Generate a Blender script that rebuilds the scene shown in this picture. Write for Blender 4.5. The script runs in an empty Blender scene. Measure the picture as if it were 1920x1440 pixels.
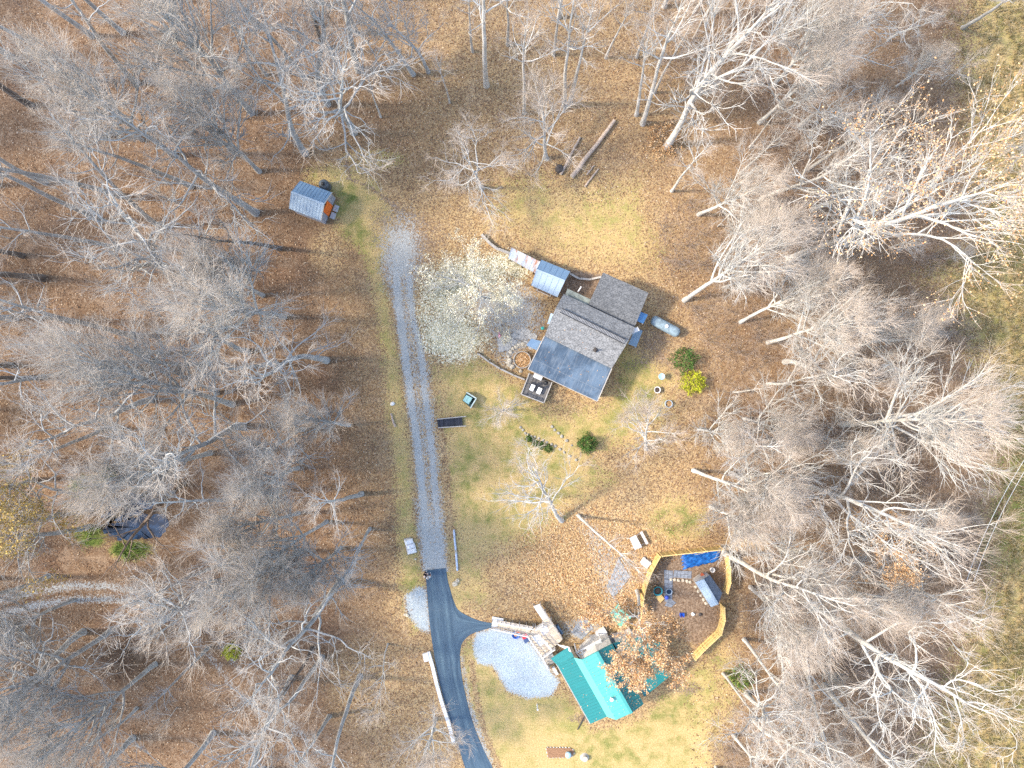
import bpy, math, random
import numpy as np
from mathutils import Vector, Matrix, Quaternion

scene = bpy.context.scene
col = scene.collection
R = math.radians
# ------------------------------------------------------------------ camera
H = 78.0            # drone height above the ground, metres
S = 17.0            # photograph pixels per metre on the ground
HERO_Y = 720
cam_d = bpy.data.cameras.new("drone_camera")
cam = bpy.data.objects.new("drone_camera", cam_d)
col.objects.link(cam)
cam.location = (0, 0, H)
cam.rotation_euler = (0, 0, 0)
cam_d.sensor_width = 36.0
cam_d.lens = 36.0 * H / (1920.0 / S)
cam_d.clip_start = 0.5
cam_d.clip_end = 3000
scene.camera = cam
# ------------------------------------------------------------------ light
SUN_EL, SUN_AZ = 41.0, 180.0        # sun stands over the left edge of the picture (-X)
world = bpy.data.worlds.new("World")
scene.world = world
world.use_nodes = True
wn = world.node_tree.nodes
wl = world.node_tree.links
wn.clear()
sky = wn.new('ShaderNodeTexSky')
sky.sky_type = 'NISHITA'
sky.sun_disc = False
sky.sun_elevation = R(SUN_EL)
sky.sun_rotation = R(270)
sky.air_density = 1.0
sky.ozone_density = 0.2
sky.dust_density = 1.4
bg = wn.new('ShaderNodeBackground')
bg.inputs[1].default_value = 0.15
wo = wn.new('ShaderNodeOutputWorld')
wl.new(sky.outputs[0], bg.inputs[0])
wl.new(bg.outputs[0], wo.inputs[0])
sun_d = bpy.data.lights.new("sun", 'SUN')
sun_d.energy = 1.5
sun_d.angle = R(6)
sun_d.color = (1.0, 0.89, 0.72)
sun = bpy.data.objects.new("sun", sun_d)
col.objects.link(sun)
sd = Vector((math.cos(R(SUN_AZ)) * math.cos(R(SUN_EL)), math.sin(R(SUN_AZ)) * math.cos(R(SUN_EL)), math.sin(R(SUN_EL))))
sun.rotation_euler = sd.to_track_quat('Z', 'Y').to_euler()
sun.location = (-40, 0, 60)
scene.view_settings.view_transform = 'Standard'
scene.view_settings.look = 'None'
scene.view_settings.gamma = 1.0
scene.view_settings.exposure = 1.98
scene.cycles.use_denoising = False
scene.cycles.max_bounces = 5
scene.cycles.diffuse_bounces = 3
scene.cycles.glossy_bounces = 2
scene.cycles.transparent_max_bounces = 4
scene.cycles.use_light_tree = False
scene.cycles.sample_clamp_indirect = 4.0

# ------------------------------------------------------------------ helpers
def W(px, py, z=0.0):
    """photograph pixel of a point at height z -> world point"""
    k = (H - z) / H / S
    return Vector(((px - 960) * k, (720 - py) * k, z))

def tag(o, label=None, cat=None, group=None, kind=None):
    if label: o['label'] = label
    if cat: o['category'] = cat
    if group: o['group'] = group
    if kind: o['kind'] = kind
    return o

def thing(name, label, cat, loc=(0, 0, 0), group=None):
    o = bpy.data.objects.new(name, None)
    o.empty_display_size = 0.5
    col.objects.link(o)
    o.location = loc
    return tag(o, label, cat, group)

class MB:
    """collects shapes (world coordinates) for ONE mesh object"""
    def __init__(s):
        s.v, s.f, s.uv = [], [], {}
    def add(s, vs, fs, uvs=None):
        b = len(s.v)
        s.v += [tuple(v) for v in vs]
        for i, f in enumerate(fs):
            if uvs and uvs.get(i): s.uv[len(s.f)] = uvs[i]
            s.f.append([b + k for k in f])
        return s
    def prism(s, poly, z0, z1):
        """poly: list of 2D/3D points; z0/z1 scalars or lists per point"""
        n = len(poly)
        a = sum(poly[i][0] * poly[(i + 1) % n][1] - poly[(i + 1) % n][0] * poly[i][1] for i in range(n))
        zz0 = list(z0) if hasattr(z0, '__len__') else [z0] * n
        zz1 = list(z1) if hasattr(z1, '__len__') else [z1] * n
        if a < 0:
            poly, zz0, zz1 = poly[::-1], zz0[::-1], zz1[::-1]
        vs = [(p[0], p[1], zz0[i]) for i, p in enumerate(poly)] + [(p[0], p[1], zz1[i]) for i, p in enumerate(poly)]
        fs = [list(range(n))[::-1], list(range(n, 2 * n))]
        fs += [[i, (i + 1) % n, n + (i + 1) % n, n + i] for i in range(n)]
        return s.add(vs, fs)
    def slab(s, a, b, c, d, th, uvs=True):
        """sloping slab, a->b along the eave, a->d along the slope"""
        a, b, c, d = map(Vector, (a, b, c, d))
        nrm = (b - a).cross(d - a)
        if nrm.z < 0:
            a, b, c, d = b, a, d, c
        dn = Vector((0, 0, -th))
        lu, lv = (b - a).length, (d - a).length
        uv = [(0, 0), (lu, 0), (lu, lv), (0, lv)]
        vs = [a, b, c, d, a + dn, b + dn, c + dn, d + dn]
        fs = [[0, 1, 2, 3], [7, 6, 5, 4], [0, 4, 5, 1], [1, 5, 6, 2], [2, 6, 7, 3], [3, 7, 4, 0]]
        return s.add(vs, fs, {0: uv})
    def bar(s, p, q, w, h=None, up=(0, 0, 1)):
        p, q = Vector(p), Vector(q)
        h = w if h is None else h
        d = (q - p)
        if d.length < 1e-6: return s
        d.normalize()
        u = Vector(up)
        if abs(d.dot(u)) > 0.95: u = Vector((1, 0, 0))
        x = d.cross(u).normalized() * (w / 2)
        y = x.cross(d).normalized() * (h / 2)
        vs = [p - x - y, p + x - y, p + x + y, p - x + y, q - x - y, q + x - y, q + x + y, q - x + y]
        fs = [[3, 2, 1, 0], [4, 5, 6, 7], [0, 1, 5, 4], [1, 2, 6, 5], [2, 3, 7, 6], [3, 0, 4, 7]]
        return s.add(vs, fs)
    def box(s, c, size, rz=0.0):
        c = Vector(c)
        x = Vector((math.cos(rz), math.sin(rz), 0)) * size[0] / 2
        y = Vector((-math.sin(rz), math.cos(rz), 0)) * size[1] / 2
        return s.prism([c - x - y, c + x - y, c + x + y, c - x + y], c.z, c.z + size[2])
    def tube(s, pts, rad, n=8, cap=True):
        pts = [Vector(p) for p in pts]
        k = len(pts)
        rad = list(rad) if hasattr(rad, '__len__') else [rad] * k
        vs = []
        u = None
        for i, p in enumerate(pts):
            d = (pts[min(i + 1, k - 1)] - pts[max(i - 1, 0)]).normalized()
            if u is None:
                u = d.orthogonal().normalized()
            u = (u - d * u.dot(d)).normalized()
            w = d.cross(u)
            vs += [p + (u * math.cos(2 * math.pi * j / n) + w * math.sin(2 * math.pi * j / n)) * rad[i] for j in range(n)]
        fs = [[i * n + j, i * n + (j + 1) % n, (i + 1) * n + (j + 1) % n, (i + 1) * n + j] for i in range(k - 1) for j in range(n)]
        if cap:
            fs += [list(range(n))[::-1], list(range((k - 1) * n, k * n))]
        return s.add(vs, fs)
    def lathe(s, c, prof, n=24):
        """prof: list of (radius, height) from the bottom up, closed at the ends when r=0"""
        c = Vector(c)
        vs, k = [], len(prof)
        for r, z in prof:
            vs += [c + Vector((math.cos(2 * math.pi * j / n) * r, math.sin(2 * math.pi * j / n) * r, z)) for j in range(n)]
        fs = [[i * n + j, i * n + (j + 1) % n, (i + 1) * n + (j + 1) % n, (i + 1) * n + j] for i in range(k - 1) for j in range(n)]
        return s.add(vs, fs)
    def rock(s, c, r, rng, flat=0.6):
        c = Vector(c)
        n, k = 7, 4
        vs = []
        for i in range(k + 1):
            t = math.pi * i / k
            for j in range(n):
                q = r * rng.uniform(0.8, 1.2)
                a = 2 * math.pi * j / n
                vs.append(c + Vector((math.sin(t) * math.cos(a) * q, math.sin(t) * math.sin(a) * q, math.cos(t) * q * flat + r * flat * 0.6)))
        fs = [[i * n + j, (i + 1) * n + j, (i + 1) * n + (j + 1) % n, i * n + (j + 1) % n] for i in range(k) for j in range(n)]
        return s.add(vs, fs)
    def build(s, name, m, parent=None, smooth=False):
        off = Vector(parent.location) if parent and not parent.parent else Vector((0, 0, 0))
        if parent and parent.parent:
            off = Vector(parent.parent.location)
        me = bpy.data.meshes.new(name)
        me.from_pydata([tuple(Vector(v) - off) for v in s.v], [], s.f)
        if s.uv:
            l = me.uv_layers.new(name="UVMap")
            for fi, uvs in s.uv.items():
                p = me.polygons[fi]
                for k, li in enumerate(p.loop_indices):
                    l.data[li].uv = uvs[k % len(uvs)]
        me.materials.append(m)
        if smooth:
            me.polygons.foreach_set('use_smooth', [True] * len(me.polygons))
        me.update()
        o = bpy.data.objects.new(name, me)
        col.objects.link(o)
        if parent: o.parent = parent
        return o

def quad_mesh(name, verts, quads, m, attrs=None, smooth=True):
    me = bpy.data.meshes.new(name)
    verts = np.asarray(verts, np.float32).reshape(-1, 3)
    quads = np.asarray(quads, np.int32).reshape(-1, 4)
    nq = len(quads)
    me.vertices.add(len(verts)); me.vertices.foreach_set('co', verts.ravel())
    me.loops.add(nq * 4); me.loops.foreach_set('vertex_index', quads.ravel())
    me.polygons.add(nq)
    me.polygons.foreach_set('loop_start', np.arange(0, nq * 4, 4, dtype=np.int32))
    me.polygons.foreach_set('loop_total', np.full(nq, 4, np.int32))
    me.polygons.foreach_set('use_smooth', np.full(nq, smooth, bool))
    for k, a in (attrs or {}).items():
        a = np.asarray(a, np.float32)
        if a.ndim == 1:
            at = me.attributes.new(k, 'FLOAT', 'POINT'); at.data.foreach_set('value', a)
        else:
            at = me.attributes.new(k, 'FLOAT_COLOR', 'POINT'); at.data.foreach_set('color', a.ravel())
    me.materials.append(m)
    me.update(calc_edges=True)
    me.validate()
    return me

# ------------------------------------------------------------------ materials
class NT:
    def __init__(s, name, rough=0.9, spec=0.2):
        s.m = bpy.data.materials.new(name)
        s.m.use_nodes = True
        s.t = s.m.node_tree
        s.n, s.l = s.t.nodes, s.t.links
        s.bsdf = s.n['Principled BSDF']
        s.bsdf.inputs['Roughness'].default_value = rough
        s.bsdf.inputs['Specular IOR Level'].default_value = spec
    def new(s, t): return s.n.new(t)
    def set(s, sock, v):
        if hasattr(v, 'is_output') or isinstance(v, bpy.types.NodeSocket): s.l.new(v, sock)
        elif isinstance(v, (tuple, list)) and len(v) == 3 and sock.type == 'RGBA': sock.default_value = (*v, 1)
        else: sock.default_value = v
    def mix(s, fac, a, b, mode='MIX'):
        n = s.new('ShaderNodeMix'); n.data_type = 'RGBA'; n.blend_type = mode; n.clamp_factor = True
        s.set(n.inputs[0], fac); s.set(n.inputs[6], a); s.set(n.inputs[7], b)
        return n.outputs[2]
    def math(s, op, a, b=0.0, c=None):
        n = s.new('ShaderNodeMath'); n.operation = op
        s.set(n.inputs[0], a); s.set(n.inputs[1], b)
        if c is not None: s.set(n.inputs[2], c)
        return n.outputs[0]
    def pos(s):
        return s.new('ShaderNodeNewGeometry').outputs['Position']
    def obj(s):
        return s.new('ShaderNodeTexCoord').outputs['Object']
    def uv(s):
        return s.new('ShaderNodeTexCoord').outputs['UV']
    def scale(s, v, sc):
        n = s.new('ShaderNodeMapping'); s.set(n.inputs[0], v); n.inputs['Scale'].default_value = sc
        return n.outputs[0]
    def noise(s, v, sc, det=3, rough=0.6, dist=0.0):
        n = s.new('ShaderNodeTexNoise'); s.set(n.inputs['Vector'], v)
        n.inputs['Scale'].default_value = sc; n.inputs['Detail'].default_value = det
        n.inputs['Roughness'].default_value = rough; n.inputs['Distortion'].default_value = dist
        return n.outputs['Fac']
    def voro(s, v, sc, feat='F1'):
        n = s.new('ShaderNodeTexVoronoi'); n.feature = feat; s.set(n.inputs['Vector'], v); n.inputs['Scale'].default_value = sc
        return n
    def sep(s, c):
        n = s.new('ShaderNodeSeparateColor'); s.set(n.inputs[0], c); return n.outputs
    def ramp(s, f, stops, interp='LINEAR'):
        n = s.new('ShaderNodeValToRGB'); s.set(n.inputs[0], f)
        e = n.color_ramp.elements; n.color_ramp.interpolation = interp
        while len(e) < len(stops): e.new(0.5)
        for i, (p, c) in enumerate(stops):
            e[i].position = p; e[i].color = (*c, 1) if len(c) == 3 else c
        return n.outputs[0]
    def mr(s, v, a, b, c=0.0, d=1.0):
        n = s.new('ShaderNodeMapRange'); n.interpolation_type = 'SMOOTHSTEP'
        s.set(n.inputs[0], v); n.inputs[1].default_value = a; n.inputs[2].default_value = b
        n.inputs[3].default_value = c; n.inputs[4].default_value = d
        return n.outputs[0]
    def attr(s, name):
        n = s.new('ShaderNodeAttribute'); n.attribute_name = name; return n
    def rnd(s):
        return s.new('ShaderNodeObjectInfo').outputs['Random']
    def color(s, c): s.set(s.bsdf.inputs['Base Color'], c); return s
    def rough(s, c): s.set(s.bsdf.inputs['Roughness'], c); return s
    def bump(s, h, st=0.5, dist=0.05):
        n = s.new('ShaderNodeBump'); n.inputs['Strength'].default_value = st; n.inputs['Distance'].default_value = dist
        s.set(n.inputs['Height'], h); s.l.new(n.outputs[0], s.bsdf.inputs['Normal']); return s

MATS = {}
def plain(name, c, rough=0.7, spec=0.3, var=0.18, sc=3.0, metal=0.0, bump=0.0, bsc=30):
    """painted / wooden / metal surface with weathering noise"""
    if name in MATS: return MATS[name]
    t = NT(name, rough, spec)
    p = t.pos()
    f = t.noise(p, sc, 5, 0.65)
    lo = tuple(x * (1 - var) for x in c); hi = tuple(min(1, x * (1 + var)) for x in c)
    c1 = t.mix(t.mr(f, 0.3, 0.7), lo, hi)
    g = t.noise(p, sc * 9, 2)
    c2 = t.mix(t.mr(g, 0.62, 0.8, 0, 0.35), c1, tuple(x * 0.55 for x in c))
    t.color(c2)
    t.bsdf.inputs['Metallic'].default_value = metal
    if bump: t.bump(t.noise(p, bsc, 3), bump, 0.02)
    MATS[name] = t.m
    return t.m

def planks(name, c, pitch=0.14, rough=0.75, var=0.3, spec=0.2):
    """boards across the UV u direction"""
    if name in MATS: return MATS[name]
    t = NT(name, rough, spec)
    uv = t.uv()
    n = t.new('ShaderNodeSeparateXYZ'); t.set(n.inputs[0], uv)
    k = t.math('FLOOR', t.math('DIVIDE', n.outputs[0], pitch))
    wn_ = t.new('ShaderNodeTexWhiteNoise'); wn_.noise_dimensions = '1D'; t.set(wn_.inputs['W'], k)
    fr = t.math('FRACT', t.math('DIVIDE', n.outputs[0], pitch))
    gap = t.math('LESS_THAN', fr, 0.09)
    c1 = t.mix(wn_.outputs[0], tuple(x * (1 - var) for x in c), tuple(min(1, x * (1 + var)) for x in c))
    c1 = t.mix(t.mr(t.noise(t.pos(), 2.5, 4), 0.4, 0.75, 0, 0.4), c1, tuple(x * 0.6 for x in c))
    c1 = t.mix(gap, c1, tuple(x * 0.25 for x in c))
    t.color(c1)
    MATS[name] = t.m
    return t.m

# ---- ground ----
def make_terrain():
    t = NT("ground_cover", 0.95, 0.05)
    p = t.pos()
    A, B = t.attr('zoneA'), t.attr('zoneB')
    a = t.sep(A.outputs['Color']); grass, green, gravel = a[0], a[1], a[2]; dirt = A.outputs['Alpha']
    b = t.sep(B.outputs['Color']); cream, bright, blue = b[0], b[1], b[2]; dark_ground = B.outputs['Alpha']
    big = t.noise(p, 0.12, 4, 0.6)
    mid = t.noise(p, 0.7, 4, 0.6)
    fine = t.noise(p, 4.0, 3, 0.6)
    pd = t.new('ShaderNodeVectorMath'); pd.operation = 'ADD'; t.set(pd.inputs[0], p)
    nz = t.new('ShaderNodeTexNoise'); nz.inputs['Scale'].default_value = 9; t.set(nz.inputs['Vector'], p)
    sc = t.new('ShaderNodeVectorMath'); sc.operation = 'SCALE'; t.set(sc.inputs[0], nz.outputs['Color']); sc.inputs['Scale'].default_value = 0.12
    t.l.new(sc.outputs[0], pd.inputs[1])
    pw = pd.outputs[0]
    v1 = t.voro(pw, 6.0); r1 = t.sep(v1.outputs['Color'])
    v2 = t.voro(pw, 10.5); r2 = t.sep(v2.outputs['Color'])
    # fallen leaves
    leafA = t.ramp(r1[0], [(0, (0.075, 0.042, 0.026)), (0.25, (0.145, 0.08, 0.046)), (0.5, (0.215, 0.127, 0.074)), (0.78, (0.30, 0.195, 0.12)), (0.95, (0.45, 0.345, 0.24))])
    leafB = t.ramp(r2[1], [(0, (0.09, 0.048, 0.028)), (0.35, (0.18, 0.098, 0.055)), (0.7, (0.26, 0.155, 0.09)), (1, (0.4, 0.285, 0.18))])
    leaf = t.mix(t.math('GREATER_THAN', r2[2], 0.45), leafA, leafB)
    leaf = t.mix(0.35, leaf, (0.17, 0.112, 0.064))
    leaf = t.mix(t.mr(mid, 0.35, 0.7, 0, 0.5), leaf, (0.165, 0.108, 0.07))            # duller old litter
    leaf = t.mix(t.mr(big, 0.5, 0.66, 0, 0.55), leaf, t.mix(r1[0], (0.07, 0.042, 0.03), (0.19, 0.11, 0.07)))
    leaf = t.mix(t.mr(t.noise(p, 0.3, 5, 0.7, 1.0), 0.52, 0.66, 0, 0.55), leaf, t.mix(r2[0], (0.2, 0.13, 0.085), (0.42, 0.31, 0.21)))
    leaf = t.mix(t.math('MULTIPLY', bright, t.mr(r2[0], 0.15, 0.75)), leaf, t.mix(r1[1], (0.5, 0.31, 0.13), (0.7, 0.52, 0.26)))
    # grass
    gn = t.noise(t.scale(p, (1, 1, 1)), 7.0, 5, 0.75)
    straw = t.ramp(gn, [(0.25, (0.24, 0.15, 0.055)), (0.5, (0.47, 0.335, 0.145)), (0.75, (0.64, 0.505, 0.27))])
    olive = t.ramp(gn, [(0.25, (0.12, 0.115, 0.03)), (0.5, (0.255, 0.24, 0.07)), (0.75, (0.41, 0.38, 0.15))])
    lush = t.ramp(gn, [(0.25, (0.03, 0.05, 0.012)), (0.5, (0.10, 0.14, 0.03)), (0.78, (0.24, 0.28, 0.07))])
    gr = t.mix(t.mr(t.math('ADD', t.math('MULTIPLY', mid, 0.5), t.math('MULTIPLY', big, 0.5)), 0.42, 0.64, 0, 0.8), straw, olive)
    gr = t.mix(t.mr(t.math('ADD', green, t.math('MULTIPLY', t.math('SUBTRACT', mid, 0.5), 1.0)), 0.15, 0.85), gr, lush)
    # gravel
    v3 = t.voro(p, 17.0); r3 = t.sep(v3.outputs['Color'])
    stone = t.ramp(r3[0], [(0, (0.29, 0.29, 0.27)), (0.4, (0.345, 0.345, 0.32)), (0.8, (0.4, 0.4, 0.375)), (1, (0.48, 0.48, 0.455))])
    stoneb = t.mix(blue, stone, t.ramp(r3[0], [(0, (0.28, 0.335, 0.36)), (0.5, (0.38, 0.44, 0.465)), (1, (0.54, 0.6, 0.62))]))
    stoneb = t.mix(t.mr(mid, 0.4, 0.75, 0, 0.25), stoneb, (0.34, 0.305, 0.25))
    soil = t.mix(t.mr(fine, 0.3, 0.7), (0.13, 0.085, 0.055), (0.3, 0.22, 0.155))
    soil = t.mix(t.mr(r2[0], 0.8, 0.95, 0, 0.7), soil, leafA)
    cr = t.ramp(r2[0], [(0, (0.2, 0.165, 0.09)), (0.3, (0.42, 0.37, 0.22)), (0.65, (0.66, 0.6, 0.42)), (1, (0.85, 0.81, 0.66))])
    def edge(x, w=0.7, lo=0.35, hi=0.65):
        k = t.math('ADD', t.math('MULTIPLY', t.math('SUBTRACT', fine, 0.5), w), t.math('MULTIPLY', t.math('SUBTRACT', r2[1], 0.5), 0.55))
        k = t.math('ADD', k, t.math('MULTIPLY', t.math('SUBTRACT', mid, 0.5), 0.5))
        return t.mr(t.math('ADD', x, k), lo, hi)
    c = t.mix(edge(grass), leaf, gr)
    c = t.mix(edge(dirt), c, soil)
    c = t.mix(edge(gravel, 0.5, 0.3, 0.7), c, stoneb)
    c = t.mix(edge(cream), c, cr)
    c = t.mix(t.math('MULTIPLY', dark_ground, 0.75), c, (0.02, 0.018, 0.014))
    t.color(c)
    h = t.math('ADD', t.math('MULTIPLY', r1[2], 0.6), t.math('MULTIPLY', gn, 0.8))
    t.bump(h, 0.6, 0.06)
    return t.m
M_TER = make_terrain()

def make_bark(name, trunk_lo, trunk_hi, twig, lichen=None):
    t = NT(name, 0.9, 0.1)
    p = t.pos()
    tip = t.attr('tip').outputs['Fac']
    f = t.noise(t.scale(p, (1, 1, 0.35)), 2.2, 5, 0.7)
    c = t.mix(t.mr(f, 0.35, 0.65), trunk_lo, trunk_hi)
    if lichen: c = t.mix(t.mr(t.noise(p, 5.0, 3), 0.55, 0.7, 0, 0.6), c, lichen)
    c = t.mix(t.mr(tip, 0.84, 0.97), c, twig)
    rn = t.rnd()
    c = t.mix(t.math('MULTIPLY', rn, 0.35), c, t.mix(0.5, c, (0.2, 0.16, 0.13)))
    t.color(c)
    return t.m
M_GREY = make_bark("grey_bark", (0.3, 0.3, 0.29), (0.48, 0.485, 0.475), (0.47, 0.405, 0.34), (0.43, 0.47, 0.4))
M_WHITE = make_bark("white_bark", (0.38, 0.355, 0.31), (0.64, 0.61, 0.56), (0.52, 0.425, 0.34), (0.58, 0.58, 0.52))
M_PALE = make_bark("pale_bark", (0.42, 0.4, 0.365), (0.64, 0.625, 0.575), (0.56, 0.475, 0.39), (0.55, 0.57, 0.49))
M_TAN = make_bark("tan_twig_bark", (0.3, 0.3, 0.29), (0.48, 0.485, 0.47), (0.54, 0.465, 0.385), (0.46, 0.49, 0.42))
M_BRUSH = make_bark("brush_bark", (0.2, 0.165, 0.14), (0.34, 0.29, 0.25), (0.36, 0.285, 0.235))
M_DARK = make_bark("dark_bark", (0.1, 0.085, 0.075), (0.22, 0.19, 0.165), (0.45, 0.4, 0.35))
M_BROWN = make_bark("brown_bark", (0.12, 0.085, 0.06), (0.27, 0.2, 0.145), (0.36, 0.27, 0.2))

def make_leaf(name, stops, rough=0.8):
    t = NT(name, rough, 0.15)
    t.color(t.ramp(t.attr('rnd').outputs['Fac'], stops))
    return t.m
M_LTAN = make_leaf("tan_leaf", [(0, (0.32, 0.15, 0.06)), (0.4, (0.52, 0.3, 0.13)), (0.75, (0.66, 0.45, 0.24)), (1, (0.74, 0.56, 0.37))])
M_LCREAM = make_leaf("cream_leaf", [(0, (0.46, 0.4, 0.24)), (0.5, (0.7, 0.65, 0.46)), (1, (0.86, 0.83, 0.7))])
M_LFALL = make_leaf("fallen_leaf", [(0, (0.1, 0.05, 0.028)), (0.4, (0.24, 0.13, 0.07)), (0.75, (0.4, 0.26, 0.15)), (1, (0.62, 0.5, 0.37))])
M_LGOLD = make_leaf("gold_leaf", [(0, (0.25, 0.15, 0.03)), (0.5, (0.42, 0.28, 0.07)), (1, (0.6, 0.45, 0.16))])
M_GREEN = make_leaf("evergreen_leaf", [(0, (0.016, 0.045, 0.01)), (0.5, (0.05, 0.125, 0.025)), (0.9, (0.13, 0.24, 0.05)), (1, (0.25, 0.2, 0.1))])
M_LIME = make_leaf("lime_leaf", [(0, (0.16, 0.2, 0.01)), (0.5, (0.4, 0.42, 0.02)), (1, (0.62, 0.62, 0.06))])
M_GBLADE = make_leaf("grass_blade", [(0, (0.06, 0.065, 0.02)), (0.3, (0.17, 0.135, 0.055)), (0.7, (0.33, 0.235, 0.115)), (1, (0.5, 0.39, 0.23))])
M_GLUSH = make_leaf("lush_blade", [(0, (0.03, 0.07, 0.01)), (0.5, (0.1, 0.17, 0.03)), (1, (0.24, 0.3, 0.07))])
# ------------------------------------------------------------------ ground zones (photograph pixels on the ground)
def sdpoly(x, y, poly):
    d = np.full(x.shape, 1e9); ins = np.zeros(x.shape, bool)
    n = len(poly)
    for i in range(n):
        ax, ay = poly[i]; bx, by = poly[(i + 1) % n]
        ex, ey = bx - ax, by - ay
        t = np.clip(((x - ax) * ex + (y - ay) * ey) / (ex * ex + ey * ey + 1e-9), 0, 1)
        d = np.minimum(d, np.hypot(x - ax - t * ex, y - ay - t * ey))
        c = ((ay > y) != (by > y)) & (x < (bx - ax) * (y - ay) / (by - ay + 1e-12) + ax)
        ins ^= c
    return np.where(ins, -d, d)
def soft(x, y, poly, f):
    return np.clip(0.5 - sdpoly(x, y, poly) / f, 0, 1)
def dline(x, y, pts):
    d = np.full(x.shape, 1e9)
    for (ax, ay), (bx, by) in zip(pts[:-1], pts[1:]):
        ex, ey = bx - ax, by - ay
        t = np.clip(((x - ax) * ex + (y - ay) * ey) / (ex * ex + ey * ey + 1e-9), 0, 1)
        d = np.minimum(d, np.hypot(x - ax - t * ex, y - ay - t * ey))
    return d
def line(x, y, pts, w, f):
    return np.clip((w - dline(x, y, pts)) / f + 0.5, 0, 1)
def blob(x, y, cx, cy, rx, ry, f=0.5):
    return np.clip((1 - np.hypot((x - cx) / rx, (y - cy) / ry)) / f + 0.0, 0, 1)

TRK_L = [(742, 505), (748, 580), (757, 640), (765, 700), (773, 770), (783, 830), (790, 900), (797, 980), (804, 1066)]
TRK_R = [(766, 520), (774, 600), (788, 650), (793, 700), (801, 770), (809, 840), (814, 900), (820, 980), (826, 1066)]
DRV_L = [(722, 440), (724, 505), (733, 570), (744, 630), (752, 690), (763, 770), (772, 840), (780, 920), (786, 1000), (793, 1072)]
DRV_R = [(775, 430), (778, 505), (784, 570), (797, 640), (808, 700), (817, 770), (824, 840), (830, 920), (835, 1000), (839, 1072)]
TRACK_A = [(-120, 1128), (0, 1124), (70, 1108), (140, 1098), (200, 1099), (270, 1108), (340, 1140), (400, 1190), (455, 1262), (500, 1310), (560, 1372), (612, 1420), (660, 1475)]
TRACK_B = [(-120, 1160), (0, 1153), (70, 1134), (140, 1124), (200, 1123), (262, 1130), (322, 1158), (378, 1208), (430, 1280), (478, 1330), (535, 1392), (585, 1440), (632, 1495)]

Z_LAWN = [(812, 690), (880, 660), (960, 700), (1030, 770), (1120, 760), (1180, 700), (1240, 690), (1260, 780), (1190, 830), (1100, 850), (1150, 900), (1000, 1010), (905, 1050), (920, 1130), (865, 1135), (842, 1066), (838, 980), (826, 850)]
Z_FRONT = [(868, 1215), (900, 1195), (960, 1300), (1060, 1300), (1110, 1370), (1200, 1350), (1270, 1280), (1340, 1230), (1345, 1330), (1330, 1520), (950, 1520), (900, 1380), (870, 1290)]
Z_VERGE = [(640, 330), (700, 330), (760, 420), (722, 500), (734, 580), (752, 690), (772, 840), (784, 1000), (796, 1100), (805, 1180), (770, 1190), (745, 1090), (742, 960), (735, 860), (722, 760), (715, 660), (700, 560), (680, 480), (640, 440)]
Z_NW = [(575, 318), (640, 305), (690, 330), (720, 400), (700, 475), (660, 460), (630, 425), (630, 370), (575, 340)]
Z_UP = [(930, 330), (1000, 320), (1080, 350), (1200, 330), (1235, 420), (1240, 500), (1150, 500), (1060, 490), (960, 440), (900, 420)]
Z_FIELD = [(1830, -150), (2200, -150), (2200, 1650), (1700, 1650), (1720, 1400), (1790, 1250), (1840, 1100), (1850, 980), (1880, 820), (1830, 700), (1800, 600), (1730, 520), (1840, 440), (1820, 300), (1790, 120)]
Z_PATIO = [(880, 545), (950, 520), (1010, 545), (1020, 600), (1000, 640), (960, 690), (938, 690), (925, 640), (880, 600)]
Z_PAD = [(892, 1186), (925, 1178), (985, 1190), (1010, 1225), (1050, 1280), (1035, 1305), (990, 1311), (950, 1295), (925, 1250), (895, 1245), (886, 1210)]
Z_PAD2 = [(757, 1118), (785, 1098), (800, 1105), (804, 1150), (808, 1190), (785, 1180), (762, 1150)]
Z_YARD = [(1235, 1045), (1350, 1030), (1358, 1100), (1345, 1180), (1310, 1210), (1250, 1190), (1215, 1140), (1225, 1080)]
Z_HEAD = [(700, 400), (760, 395), (830, 440), (790, 520), (720, 520), (712, 450)]
Z_EAST = [(1195, 605), (1255, 610), (1275, 690), (1230, 700), (1180, 690)]
Z_BACK = [(1060, 505), (1130, 515), (1110, 570), (1050, 560)]

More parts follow.
